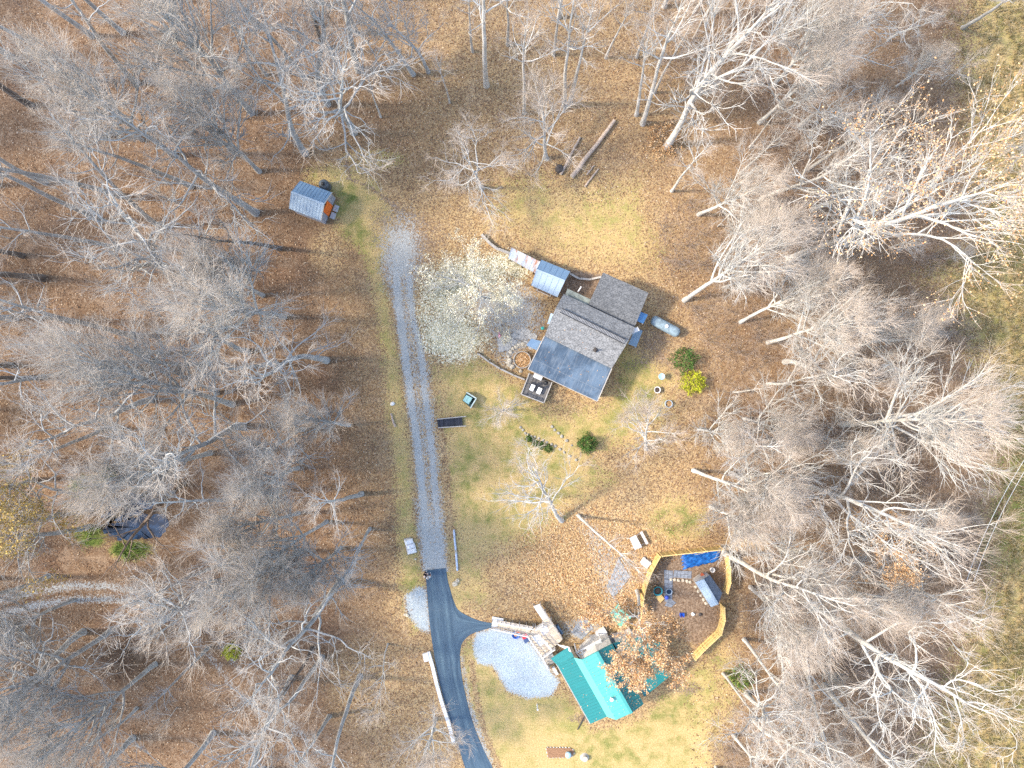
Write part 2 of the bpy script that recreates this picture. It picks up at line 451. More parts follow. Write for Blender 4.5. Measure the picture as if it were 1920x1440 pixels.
def zones(x, y):
    o = np.zeros(x.shape)
    grass = np.maximum.reduce([0.78 * soft(x, y, Z_LAWN, 70), 0.95 * soft(x, y, Z_FRONT, 40), 0.72 * soft(x, y, Z_VERGE, 26),
                               0.9 * soft(x, y, Z_NW, 40), 0.62 * soft(x, y, Z_UP, 90), 0.72 * soft(x, y, Z_FIELD, 130),
                               0.8 * soft(x, y, [(1150, 650), (1230, 640), (1270, 720), (1170, 760)], 50), 0.6 * blob(x, y, 1270, 975, 90, 60),
                               0.55 * soft(x, y, [(1330, 1180), (1380, 1200), (1400, 1290), (1340, 1460), (1310, 1300)], 50),
                               0.7 * blob(x, y, 850, 1110, 40, 60), 0.8 * blob(x, y, 165, 915, 50, 36), 0.8 * blob(x, y, 170, 1005, 45, 30), 0.8 * blob(x, y, 245, 1030, 60, 26)])
    grass = np.maximum(grass, 0.5 * blob(x, y, 700, 300, 90, 30))
    green = np.maximum.reduce([0.5 * blob(x, y, 650, 370, 80, 70, 0.9), 0.4 * blob(x, y, 670, 440, 40, 50), 0.75 * blob(x, y, 165, 915, 50, 36),
                               0.75 * blob(x, y, 170, 1005, 45, 30), 0.7 * blob(x, y, 245, 1030, 60, 26), 0.55 * blob(x, y, 1890, 900, 60, 260),
                               0.45 * blob(x, y, 1850, 1060, 60, 160), 0.4 * blob(x, y, 1900, 420, 60, 160), 0.45 * blob(x, y, 1270, 975, 60, 40), 0.4 * blob(x, y, 1190, 720, 60, 60),
                               0.4 * blob(x, y, 1250, 1330, 160, 50), 0.35 * blob(x, y, 900, 920, 70, 120), 0.3 * blob(x, y, 905, 1260, 40, 80),
                               0.3 * blob(x, y, 1180, 1400, 200, 60), 0.4 * blob(x, y, 1335, 1220, 30, 40), 0.3 * blob(x, y, 770, 1080, 30, 50), 0.3 * soft(x, y, Z_FIELD, 200) * np.clip((y - 500) / 500, 0.1, 1),
                               0.3 * blob(x, y, 990, 900, 160, 150), 0.3 * soft(x, y, Z_LAWN, 120), 0.3 * blob(x, y, 690, 520, 40, 60)])
    tracks = np.maximum(0.85 * line(x, y, TRK_L, 9, 10), 0.78 * line(x, y, TRK_R, 9, 12))
    drive = np.where(y < 1072, 0.5 * soft(x, y, DRV_L + DRV_R[::-1], 14), 0)
    low = np.clip((y - 940) / 110, 0, 1)
    drive = np.maximum(drive, np.where(y < 1072, (0.55 + 0.3 * low) * soft(x, y, [(772, 930), (832, 930), (839, 1072), (793, 1072)], 16), 0))
    gravel = np.maximum.reduce([tracks * (y < 1070), drive, 0.95 * soft(x, y, Z_PAD, 10), 0.85 * soft(x, y, Z_PAD2, 10), 0.62 * soft(x, y, Z_PATIO, 50),
                                0.8 * blob(x, y, 752, 480, 60, 120, 0.8),
                                np.where(x > 285, 0.34, 0.55) * line(x, y, TRACK_A, 9, 12), np.where(x > 285, 0.34, 0.55) * line(x, y, TRACK_B, 9, 12),
                                0.6 * soft(x, y, [(862, 1230), (868, 1228), (885, 1320), (922, 1420), (950, 1500), (935, 1500), (905, 1415), (876, 1330)], 6),
                                0.5 * soft(x, y, [(1080, 960), (1140, 1000), (1180, 1120), (1140, 1160), (1110, 1060)], 50), 0.45 * blob(x, y, 1090, 1180, 60, 30)])
    dirt = np.maximum.reduce([0.9 * soft(x, y, Z_YARD, 16), 0.6 * soft(x, y, Z_EAST, 60), 0.95 * soft(x, y, Z_BACK, 8), 0.8 * soft(x, y, Z_HEAD, 80),
                              0.7 * line(x, y, [(650, 305), (655, 335), (690, 350), (740, 385), (800, 420)], 5, 10), 0.5 * blob(x, y, 295, 905, 60, 60),
                              0.6 * soft(x, y, [(992, 596), (1012, 585), (1030, 600), (1020, 640), (996, 645)], 20), 0.55 * blob(x, y, 1090, 1347, 40, 12), 0.5 * blob(x, y, 1285, 1290, 50, 20)])
    cream = np.maximum.reduce([0.8 * blob(x, y, 885, 560, 125, 110, 0.5), 0.85 * blob(x, y, 850, 630, 90, 70, 0.6), 0.75 * blob(x, y, 950, 500, 70, 45, 0.6), 0.6 * blob(x, y, 810, 590, 50, 80, 0.7)])
    cream = cream * (1 - 0.75 * soft(x, y, Z_PATIO, 30)) * (1 - 0.7 * blob(x, y, 890, 570, 34, 26, 0.5))
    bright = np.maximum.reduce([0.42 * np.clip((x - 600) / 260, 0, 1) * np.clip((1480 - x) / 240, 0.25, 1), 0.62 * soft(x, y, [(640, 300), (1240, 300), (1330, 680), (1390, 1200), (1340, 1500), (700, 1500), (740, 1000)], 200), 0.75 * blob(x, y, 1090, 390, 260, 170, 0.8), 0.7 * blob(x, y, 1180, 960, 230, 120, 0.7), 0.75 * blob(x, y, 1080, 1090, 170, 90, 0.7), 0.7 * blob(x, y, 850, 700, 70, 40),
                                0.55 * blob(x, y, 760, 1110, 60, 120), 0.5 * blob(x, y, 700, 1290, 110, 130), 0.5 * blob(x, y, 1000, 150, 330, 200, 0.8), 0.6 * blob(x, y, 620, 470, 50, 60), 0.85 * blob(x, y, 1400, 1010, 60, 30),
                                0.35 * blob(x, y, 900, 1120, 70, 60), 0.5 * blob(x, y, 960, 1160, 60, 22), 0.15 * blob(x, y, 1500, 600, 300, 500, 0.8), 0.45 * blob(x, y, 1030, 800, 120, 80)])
    blue = np.maximum.reduce([soft(x, y, Z_PAD, 20), 0.7 * soft(x, y, Z_PAD2, 20), 0.12 * tracks, 0.1 * low * (x < 860)])
    dark_ground = np.maximum.reduce([0.8 * blob(x, y, 240, 965, 95, 65, 0.4), 0.5 * blob(x, y, 210, 880, 90, 30, 0.6), 0.75 * blob(x, y, 235, 1235, 75, 60, 0.7), 0.5 * blob(x, y, 30, 760, 90, 120, 0.8), 0.45 * blob(x, y, 30, 560, 90, 120, 0.8), 0.4 * blob(x, y, 60, 1210, 110, 70, 0.8)])  # wet ground round the pond; plain darker patches lower left and left edge
    leafstrip = line(x, y, [(884, 1240), (892, 1300), (908, 1370), (940, 1450)], 5, 6) * 1.0
    grass = grass * (1 - leafstrip); gravel = gravel * (1 - 0.5 * leafstrip)
    ditch = line(x, y, [(828, 810), (838, 900), (846, 1000)], 6, 8)
    grass = grass * (1 - 0.8 * ditch)
    A = np.stack([grass, green, gravel, dirt], -1); B = np.stack([cream, bright, blue, dark_ground], -1)
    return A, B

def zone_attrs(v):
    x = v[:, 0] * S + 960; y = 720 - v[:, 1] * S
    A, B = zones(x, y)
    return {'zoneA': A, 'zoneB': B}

def grid_mesh(name, gx, gy, zfun, m):
    X, Y = np.meshgrid(gx, gy)
    v = np.stack([X.ravel(), Y.ravel(), np.zeros(X.size)], -1)
    v[:, 2] = zfun(v)
    nx, ny = len(gx), len(gy)
    i = (np.arange(ny - 1)[:, None] * nx + np.arange(nx - 1)[None, :]).ravel()
    q = np.stack([i, i + 1, i + nx + 1, i + nx], -1)
    return quad_mesh(name, v, q, m, zone_attrs(v), True)

def spaced(half, step, far):
    a = list(np.arange(0, half, step)); s = step
    while a[-1] < far:
        s *= 1.5; a.append(a[-1] + s)
    a = np.array(a)
    return np.concatenate([-a[:0:-1], a])

def link(name, me, **k):
    o = bpy.data.objects.new(name, me); col.objects.link(o)
    return tag(o, **k)

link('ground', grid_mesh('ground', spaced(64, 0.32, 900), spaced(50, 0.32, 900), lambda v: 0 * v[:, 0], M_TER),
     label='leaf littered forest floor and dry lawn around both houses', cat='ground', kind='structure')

def resample(pts, n):
    """smooth Catmull-Rom through pts, n points"""
    P = [np.array(p, float) for p in pts]
    P = [2 * P[0] - P[1]] + P + [2 * P[-1] - P[-2]]
    out = []
    k = len(P) - 3
    for i in range(n):
        u = min(i / (n - 1) * k, k - 1e-6); j = int(u); t = u - j
        a, b, c, d = P[j:j + 4]
        out.append(0.5 * ((2 * b) + (c - a) * t + (2 * a - 5 * b + 4 * c - d) * t * t + (3 * b - a - 3 * c + d) * t ** 3))
    return np.array(out)

def strip(L, Rr, n, m):
    a, b = resample(L, n), resample(Rr, n)
    t = np.linspace(0, 1, m)[None, :, None]
    g = a[:, None] * (1 - t) + b[:, None] * t
    v = np.concatenate([(g[..., :1] - 960) / S, (720 - g[..., 1:]) / S, np.zeros(g[..., :1].shape)], -1).reshape(-1, 3)
    i = (np.arange(n - 1)[:, None] * m + np.arange(m - 1)[None, :]).ravel()
    q = np.stack([i + 1, i, i + m, i + m + 1], -1)
    return v, q

def sheet(name, L, Rr, n, m, z, label, cat):
    v, q = strip(L, Rr, n, m)
    w = v.copy(); w[:, 2] = z
    e0, e1 = v[q[0][0]], None
    me = quad_mesh(name, w, q, M_TER, zone_attrs(v), True)
    if me.polygons[0].normal.z < 0: me.flip_normals()
    return link(name, me, label=label, cat=cat, kind='structure')

sheet('gravel_drive', [(p[0] - 8, p[1]) for p in DRV_L[:-1]] + [(790, 1074)], [(p[0] + 8, p[1]) for p in DRV_R[:-1]] + [(845, 1074)], 260, 44, 0.006,
      'two-track gravel drive running up from the end of the asphalt', 'gravel drive')
def offs(pts, d):
    P = resample(pts, 60); T = np.gradient(P, axis=0); N = np.stack([-T[:, 1], T[:, 0]], -1); N /= np.linalg.norm(N, axis=1)[:, None]
    return [tuple(p) for p in P + N * d]
sheet('forest_track', offs(TRACK_A, -16), offs(TRACK_B, 16), 240, 30, 0.005, 'faint grey two-track lane curving through the lower left woods', 'track')

# asphalt
def make_asphalt():
    t = NT("asphalt", 0.55, 0.4)
    uv = t.new('ShaderNodeSeparateXYZ'); t.set(uv.inputs[0], t.uv())
    p = t.pos()
    ac = t.noise(t.scale(t.uv(), (9, 0.25, 1)), 1.0, 3, 0.6)
    g = t.voro(p, 40).outputs['Color']
    base = t.mix(t.mr(ac, 0.3, 0.7), (0.036, 0.073, 0.113), (0.07, 0.12, 0.168))
    u = uv.outputs[0]
    w1 = t.mr(t.math('ABSOLUTE', t.math('SUBTRACT', u, 0.27)), 0.0, 0.11, 1, 0)
    w2 = t.mr(t.math('ABSOLUTE', t.math('SUBTRACT', u, 0.7)), 0.0, 0.11, 1, 0)
    tr = t.math('MULTIPLY', t.math('MAXIMUM', w1, w2), t.mr(t.noise(t.scale(t.uv(), (5, 0.3, 1)), 1.0, 3), 0.3, 0.7))
    c = t.mix(t.math('MULTIPLY', tr, 0.7), base, (0.12, 0.19, 0.23))
    c = t.mix(t.mr(t.noise(p, 1.3, 4), 0.55, 0.75, 0, 0.35), c, (0.1, 0.125, 0.15))
    c = t.mix(t.math('MULTIPLY', t.sep(g)[0], 0.3), c, (0.03, 0.045, 0.06))
    t.color(c); t.bump(t.voro(p, 40).outputs['Distance'], 0.35, 0.02)
    return t.m
AS_L = [(797, 1069), (800, 1100), (803, 1140), (807, 1180), (812, 1215), (822, 1270), (838, 1330), (855, 1385), (872, 1440), (890, 1500), (905, 1560)]
AS_R = [(836, 1065), (840, 1090), (848, 1120), (853, 1150), (857, 1180), (860, 1205), (862, 1228), (864, 1255), (871, 1295), (885, 1350), (904, 1400), (926, 1445), (948, 1500), (965, 1560)]
def asphalt():
    n, m = 120, 12
    a, b = resample(AS_L, n), resample(AS_R, n)
    vs, fs, uv = [], [], {}
    for i in range(n):
        for j in range(m):
            g = a[i] * (1 - j / (m - 1)) + b[i] * (j / (m - 1))
            vs.append(((g[0] - 960) / S, (720 - g[1]) / S, 0.03))
    ln = np.concatenate([[0], np.cumsum(np.linalg.norm(np.diff(a, axis=0), axis=1))]) / S
    mb = MB()
    for i in range(n - 1):
        for j in range(m - 1):
            uv[len(fs)] = [(j / (m - 1), ln[i]), (j / (m - 1), ln[i + 1]), ((j + 1) / (m - 1), ln[i + 1]), ((j + 1) / (m - 1), ln[i])]
            fs.append([i * m + j, (i + 1) * m + j, (i + 1) * m + j + 1, i * m + j + 1])
    mb.add(vs, fs, uv)
    # branch towards the boardwalk: a fan of strips between its two kerb lines
    T = resample([(847, 1117), (858, 1142), (878, 1155), (900, 1164), (922, 1168)], 24)
    Bm = resample([(862, 1228), (866, 1207), (880, 1191), (900, 1183), (921, 1177)], 24)
    mid0 = resample([(847, 1117), (853, 1150), (857, 1180), (860, 1205), (862, 1228)], 10)
    vs, fs, uv = [], [], {}
    for i in range(24):
        for j in range(10):
            s = j / 9
            lin = T[i] * (1 - s) + Bm[i] * s
            k = (1 - i / 23) ** 2
            lin0 = T[0] * (1 - s) + Bm[0] * s
            g = lin + (mid0[j] - lin0) * k
            vs.append(((g[0] - 960) / S, (720 - g[1]) / S, 0.03))
    for i in range(23):
        for j in range(9):
            uv[len(fs)] = [(j / 9, 30 + i * .2), (j / 9, 30 + i * .2 + .2), ((j + 1) / 9, 30.2 + i * .2), ((j + 1) / 9, 30 + i * .2)]
            fs.append([i * 10 + j, (i + 1) * 10 + j, (i + 1) * 10 + j + 1, i * 10 + j + 1])
    mb.add(vs, fs, uv)
    o = mb.build('asphalt_drive', make_asphalt())
    tag(o, 'dark blue-grey asphalt driveway forking to the white boardwalk', 'driveway', kind='structure')
    me = o.data
    # make every face look up
    import bmesh
    bm = bmesh.new(); bm.from_mesh(me)
    for f in bm.faces:
        if f.normal.z < 0: f.normal_flip()
    bm.to_mesh(me); bm.free()
asphalt()

# pond
t = NT("pond_water", 0.06, 0.5)
pw_ = t.pos()
t.color(t.mix(t.mr(t.noise(pw_, 0.9, 4), 0.42, 0.6), (0.003, 0.012, 0.03), (0.012, 0.04, 0.09)))
t.bump(t.noise(pw_, 3.0, 3), 0.1, 0.05)
M_WATER = t.m
rng = random.Random(5)
def ragged(poly, n=56, amp=4.5):
    P = resample(poly + [poly[0]], n + 1)[:-1]
    return [(p[0] + rng.uniform(-amp, amp), p[1] + rng.uniform(-amp, amp)) for p in P]
wm = MB()
for poly in ([(192, 962), (215, 936), (250, 926), (284, 922), (287, 945), (262, 962), (232, 974), (200, 980)],
             [(197, 988), (230, 975), (262, 965), (300, 962), (318, 975), (300, 1002), (262, 1010), (225, 1012), (200, 1002)],
             [(228, 903), (240, 896), (262, 898), (262, 906), (236, 908)]):
    q = ragged(poly)
    vs = [(*W(x, y)[:2], 0.008) for x, y in q]
    c = np.mean(np.array(vs), axis=0)
    n = len(vs)
    a = sum(vs[i][0] * vs[(i + 1) % n][1] - vs[(i + 1) % n][0] * vs[i][1] for i in range(n))
    if a < 0: vs = vs[::-1]
    wm.add([tuple(c)] + vs, [[0, i + 1, (i + 1) % n + 1] for i in range(n)])
tag(wm.build('pond', M_WATER), 'small dark blue pond under the fallen dead tree', 'pond', kind='structure')

# patio sheets and stone paths
M_PAVE = plain('grey_paving', (0.3, 0.31, 0.32), 0.85, 0.1, 0.3, 2.0)
M_SLATE = plain('slate_paving', (0.2, 0.22, 0.255), 0.8, 0.2, 0.3, 3.0)
# ------------------------------------------------------------------ trees
def tubes(P, Rr, sides):
    """P (n,k,3) polylines, R (n,k) radii -> verts, quads, tip attribute"""
    n, k, _ = P.shape
    d = P[:, -1] - P[:, 0]
    d /= np.linalg.norm(d, axis=1)[:, None] + 1e-9
    ref = np.where(np.abs(d[:, 2:3]) > 0.9, np.array([[1.0, 0, 0]]), np.array([[0, 0, 1.0]]))
    u = np.cross(d, ref); u /= np.linalg.norm(u, axis=1)[:, None] + 1e-9
    w = np.cross(d, u)
    a = np.arange(sides) * 2 * np.pi / sides
    ring = np.cos(a)[None, :, None] * u[:, None] + np.sin(a)[None, :, None] * w[:, None]      # n,s,3
    v = P[:, :, None] + ring[:, None] * Rr[:, :, None, None]
    idx = np.arange(n * k * sides).reshape(n, k, sides)
    nx = np.roll(idx, -1, axis=2)
    q = np.stack([idx[:, :-1], nx[:, :-1], nx[:, 1:], idx[:, 1:]], -1).reshape(-1, 4)
    tip = np.repeat(np.clip(1 - (Rr - 0.008) / 0.05, 0, 1), sides)
    return v.reshape(-1, 3), q, tip

class Geo:
    def __init__(s): s.v, s.q, s.a, s.n = [], [], [], 0
    def add(s, v, q, a):
        s.v.append(v); s.q.append(q + s.n); s.a.append(a); s.n += len(v)
    def mesh(s, name, m, an='tip'):
        return quad_mesh(name, np.concatenate(s.v), np.concatenate(s.q), m, {an: np.concatenate(s.a)}, True)

def unit(v): return v / (np.linalg.norm(v, axis=-1, keepdims=True) + 1e-9)

def grow(rg, p, d, L, n, up, wob):
    pts = [p]; st = L / (n - 1)
    for _ in range(n - 1):
        d = unit(d + rg.normal(0, wob, 3) + np.array([0, 0, up])); p = p + d * st; pts.append(p)
    return np.array(pts)

def around(rg, d, ang):
    """(n,3) directions bent away by ang radians"""
    r = rg.normal(size=d.shape); r -= d * (r * d).sum(-1, keepdims=True); r = unit(r)
    ang = np.asarray(ang)[..., None]
    return d * np.cos(ang) + r * np.sin(ang)

def along(P, t):
    """points and directions at fraction t of polyline (k,3)"""
    k = len(P) - 1
    f = np.clip(t, 0, 0.999) * k; i = f.astype(int); fr = (f - i)[:, None]
    return P[i] * (1 - fr) + P[i + 1] * fr, unit(P[i + 1] - P[i])

def gen_tree(seed, Ht, r0, fork, nl, ll, el, up, wob, ns, nss, nt, tl, env='taper', twig_r=0.0085, stems=1, trunk_wob=0.03, sub_ang=0.75, leaves=None, split=False):
    rg = np.random.default_rng(seed)
    TR, CR = Geo(), Geo()
    leafpos = []
    limbs = []
    for s_ in range(stems):
        d0 = np.array([0, 0, 1.0])
        if stems > 1: d0 = unit(np.array([math.cos(s_ * 2.4 + seed) * 0.22, math.sin(s_ * 2.4 + seed) * 0.22, 1]))
        top = Ht * (1 if s_ == 0 else rg.uniform(0.75, 0.95))
        tr = grow(rg, np.zeros(3), d0, top, 16, 0.06, trunk_wob)
        t = np.linspace(0, 1, 16)
        rad = r0 * (0.06 + 0.94 * (1 - t) ** 0.8) * (1 + 0.35 * np.exp(-t * 28)) * (1 if s_ == 0 else 0.75)
        v, q, a = tubes(tr[None], rad[None], 9); TR.add(v, q, a)
        for i in range(nl):
            u = (i + rg.uniform(0.1, 0.9)) / nl
            tt = fork + (0.985 - fork) * u
            p, dd = along(tr, np.array([tt])); p, dd = p[0], dd[0]
            az = i * 2.39996 + rg.uniform(-0.5, 0.5) + s_
            e = R(el[0] + (el[1] - el[0]) * u + rg.uniform(-9, 9))
            if env == 'taper': L = ll[0] + (ll[1] - ll[0]) * u
            elif env == 'round': L = ll[1] + (ll[0] - ll[1]) * math.sin(math.pi * min(1, 0.22 + 0.78 * u))
            else: L = ll[0] * (1 - u * 0.55)
            L *= rg.uniform(0.65, 1.2)
            d = np.array([math.cos(az) * math.cos(e), math.sin(az) * math.cos(e), math.sin(e)])
            lr = min(r0 * (0.06 + 0.94 * (1 - tt) ** 0.8) * 0.8, 0.032 + L * 0.012)
            limbs.append((grow(rg, p, d, L, 9, up, wob), lr, L))
    P9 = np.array([l[0] for l in limbs]); R9 = np.array([l[1] for l in limbs])[:, None] * np.linspace(1, 0.22, 9)[None]
    v, q, a = tubes(P9, R9, 5); CR.add(v, q, a)
    # sub-branches
    subs, sr, sl = [], [], []
    for Pl, lr, L in limbs:
        n = max(3, int(ns * (0.5 + L / (ll[0] + 0.01) * 0.6)))
        tt = np.concatenate([rg.uniform(0.18, 1.0, n - 1), [0.99]])
        p, d = along(Pl, tt)
        dd = around(rg, d, rg.uniform(0.35, sub_ang, n))
        for k in range(n):
            Ls = L * rg.uniform(0.28, 0.5) * (1.15 - 0.55 * tt[k])
            subs.append(grow(rg, p[k], dd[k], Ls, 5, up * 1.2, wob * 1.15)); sr.append(max(0.018, lr * (1 - 0.7 * tt[k]) * 0.6)); sl.append(Ls)
    P5 = np.array(subs); sr = np.array(sr); sl = np.array(sl)
    v, q, a = tubes(P5, sr[:, None] * np.linspace(1, 0.35, 5)[None], 4); CR.add(v, q, a)
    # finer branches, all at once
    def children(PP, rr, LL, per, lo, ratio, ang, npt, sides, wb, upk, rmin, rk):
        n, k, _ = PP.shape
        idx = np.repeat(np.arange(n), per)
        t = rg.uniform(lo, 1.0, len(idx)); t[::per] = 0.985
        f = np.clip(t, 0, 0.999) * (k - 1); i = f.astype(int); fr = (f - i)[:, None]
        p = PP[idx, i] * (1 - fr) + PP[idx, i + 1] * fr
        d = unit(PP[idx, i + 1] - PP[idx, i])
        d = around(rg, d, rg.uniform(0.2, ang, len(idx)))
        L = LL[idx] * rg.uniform(ratio * 0.6, ratio * 1.3, len(idx)) if ratio < 5 else rg.uniform(0.5, 1.3, len(idx)) * (ratio - 10)
        pts = [p]
        for _ in range(npt - 1):
            d = unit(d + rg.normal(0, wb, d.shape) + np.array([0, 0, upk])); p = p + d * (L / (npt - 1))[:, None]; pts.append(p)
        Q = np.stack(pts, 1)
        r = np.maximum(rmin, rr[idx] * rk)
        v, q, a = tubes(Q, r[:, None] * np.linspace(1, 0.45, npt)[None], sides); CR.add(v, q, a)
        return Q, r, L
    P4, r4, l4 = children(P5, sr, sl, nss, 0.2, 0.5, 0.85, 4, 3, wob * 1.1, up, max(.0135, twig_r * 1.5), 0.65)
    PT, rt, lt = children(P4, r4, l4, nt, 0.15, 10 + tl, 0.65, 3, 3, 0.11, up * 0.8, twig_r, 0.6)
    LF = None
    if leaves:
        nlf, size, mat, zmin = leaves
        src = PT[:, 1:].reshape(-1, 3)
        src = src[src[:, 2] > zmin * Ht] if zmin else src
        pick = src[rg.integers(0, len(src), nlf)] + rg.normal(0, 0.13, (nlf, 3))
        LF = leaf_geo(rg, pick, size)
        LF = quad_mesh('leaves', *LF[:2], mat, {'rnd': LF[2]}, False)
    return TR, CR, LF

def leaf_geo(rg, c, size, flat=0.0):
    n = len(c)
    d = unit(rg.normal(size=(n, 3)) * np.array([1, 1, 1 - flat * 0.85]))
    e = rg.normal(size=(n, 3)) * np.array([1, 1, 1 - flat * 0.85]); e -= d * (e * d).sum(-1, keepdims=True); e = unit(e)
    s = (size * rg.uniform(0.6, 1.25, n))[:, None]
    nrm = np.cross(d, e)
    v = np.stack([c - d * s * .5, c + e * s * .33 + nrm * s * .1, c + d * s * .5, c - e * s * .33 + nrm * s * .1], 1).reshape(-1, 3)
    q = np.arange(n * 4).reshape(n, 4)
    return v, q, np.repeat(rg.uniform(0, 1, n), 4)

PROTO = {}
def clone_kind(new, old, m):
    for tm, cm, lf, Hp in PROTO[old]:
        t2, c2 = tm.copy(), cm.copy()
        for q in (t2, c2): q.materials.clear(); q.materials.append(m)
        PROTO.setdefault(new, []).append((t2, c2, lf, Hp))
def proto(kind, variants, m, **k):
    for i, sd_ in enumerate(variants):
        TR, CR, LF = gen_tree(sd_, **k)
        PROTO.setdefault(kind, []).append((TR.mesh('trunk', m), CR.mesh('crown', m), LF, k['Ht']))
proto('pole', (11, 12, 13, 14), M_GREY, Ht=27, r0=.3, fork=.58, nl=13, ll=(3.8, 1.5), el=(28, 62), up=.09, wob=.15, ns=5, nss=4, nt=3, tl=1.0)
proto('darkpole', (15, 16), M_DARK, Ht=23, r0=.28, fork=.5, nl=13, ll=(4.6, 1.6), el=(20, 55), up=.08, wob=.2, ns=5, nss=4, nt=3, tl=1.0)
proto('broom', (21, 22, 23), M_PALE, Ht=22, r0=.27, fork=.3, nl=25, ll=(9.5, 3.0), el=(52, 72), up=.045, wob=.06, ns=7, nss=6, nt=5, tl=1.3, sub_ang=.6, twig_r=.008)
proto('oak', (31, 32, 33), M_GREY, Ht=19, r0=.3, fork=.32, nl=15, ll=(7.5, 3.2), el=(8, 58), up=.08, wob=.26, ns=7, nss=4, nt=4, tl=1.0, trunk_wob=.07, sub_ang=1.0)
proto('white', (41, 42, 43), M_WHITE, Ht=30, r0=.36, fork=.3, nl=15, ll=(13, 4), el=(46, 72), up=.075, wob=.12, ns=8, nss=5, nt=4, tl=1.35, trunk_wob=.045, sub_ang=.75)
proto('whitepole', (45, 46), M_WHITE, Ht=27, r0=.27, fork=.5, nl=15, ll=(5.5, 2), el=(35, 65), up=.08, wob=.12, ns=5, nss=4, nt=3, tl=1.1)
proto('whitetan', (47,), M_WHITE, Ht=31, r0=.37, fork=.28, nl=16, ll=(13.5, 4.5), el=(46, 70), up=.065, wob=.12, ns=8, nss=5, nt=4, tl=1.35, sub_ang=.75, leaves=(5200, .16, M_LTAN, .55))
proto('lawn', (51, 52), M_PALE, Ht=8, r0=.16, fork=.16, nl=17, ll=(4.6, 2.0), el=(25, 70), up=.05, wob=.1, ns=7, nss=5, nt=4, tl=.8)
proto('sapling', (61, 62, 63), M_PALE, Ht=11, r0=.075, fork=.25, nl=14, ll=(3.0, 1.0), el=(30, 65), up=.07, wob=.13, ns=4, nss=4, nt=3, tl=.9, twig_r=.0085)
proto('gnarl', (71,), M_PALE, Ht=10.5, r0=.2, fork=.35, nl=12, ll=(6.5, 3.0), el=(0, 50), up=.02, wob=.24, ns=8, nss=6, nt=5, tl=.7, trunk_wob=.08, sub_ang=1.0)
proto('leafy', (81,), M_PALE, Ht=20, r0=.24, fork=.4, nl=18, ll=(6.0, 3.2), el=(22, 62), up=.04, wob=.13, ns=7, nss=5, nt=5, tl=.7, leaves=(19000, .21, M_LTAN, .45))
proto('rust', (82,), M_PALE, Ht=17, r0=.2, fork=.35, nl=16, ll=(5.0, 2.4), el=(22, 62), up=.05, wob=.14, ns=7, nss=5, nt=5, tl=.7, leaves=(5200, .19, M_LTAN, .3))
proto('gold', (83,), M_GREY, Ht=16, r0=.22, fork=.35, nl=15, ll=(6.0, 2.6), el=(10, 55), up=.05, wob=.24, ns=7, nss=5, nt=5, tl=.7, leaves=(4200, .19, M_LGOLD, .2))
proto('creamy', (85,), M_PALE, Ht=6.5, r0=.17, fork=.2, nl=16, ll=(6.8, 3.2), el=(6, 55), up=.0, wob=.16, ns=7, nss=5, nt=4, tl=.5, leaves=(11000, .145, M_LCREAM, 0))
proto('snag', (91,), M_BROWN, Ht=17, r0=.3, fork=.42, nl=7, ll=(7.5, 4), el=(5, 50), up=.0, wob=.22, ns=2, nss=2, nt=1, tl=.5, trunk_wob=.06, twig_r=.018)
proto('deadwhite', (92,), M_WHITE, Ht=16, r0=.25, fork=.35, nl=9, ll=(6.5, 3), el=(5, 55), up=.0, wob=.24, ns=4, nss=3, nt=2, tl=.6, trunk_wob=.08, twig_r=.014)
proto('bush', (95, 96), M_PALE, Ht=3.6, r0=.04, fork=.05, nl=9, ll=(2.0, 1.2), el=(20, 65), up=.05, wob=.14, ns=5, nss=4, nt=4, tl=.4, stems=3, twig_r=.009)

clone_kind('greybroom', 'broom', M_TAN)
clone_kind('tanoak', 'oak', M_TAN)
clone_kind('paleoak', 'oak', M_PALE)
trng = random.Random(77)
used = {}
NTREE = [0]
def tree(kind, px, py, label=None, top=None, h=None, cat='tree', group=None, name=None, rot=None):
    """base at photo pixel; top=(px,py,z) seen pixel of the crown tip, else upright and h metres tall"""
    pv = PROTO[kind]
    used[kind] = used.get(kind, -1) + 1
    tm, cm, lf, Hp = pv[used[kind] % len(pv)]
    b = W(px, py, 0)
    root = thing(name or {'pole': 'forest_tree', 'darkpole': 'forest_tree', 'sapling': 'sapling', 'bush': 'bare_bush'}.get(kind, 'bare_tree'), label, cat, b, group)
    if top:
        d = W(*top) - b
        s = d.length / Hp
        q = Vector((0, 0, 1)).rotation_difference(d.normalized())
    else:
        s = (h or Hp) / Hp
        q = Quaternion((math.cos(trng.uniform(0, 6.28)), math.sin(trng.uniform(0, 6.28)), 0), R(trng.gauss(0, 2.0)))
    q = q @ Quaternion((0, 0, 1), trng.uniform(0, 6.28) if rot is None else rot)
    root.rotation_mode = 'QUATERNION'; root.rotation_quaternion = q
    root.scale = (s, s, s)
    root.location.z = -0.05
    for nm, me in (('trunk', tm), ('crown', cm), ('leaves', lf)):
        if me is None: continue
        o = bpy.data.objects.new(nm, me); col.objects.link(o); o.parent = root
    NTREE[0] += 1
    return root

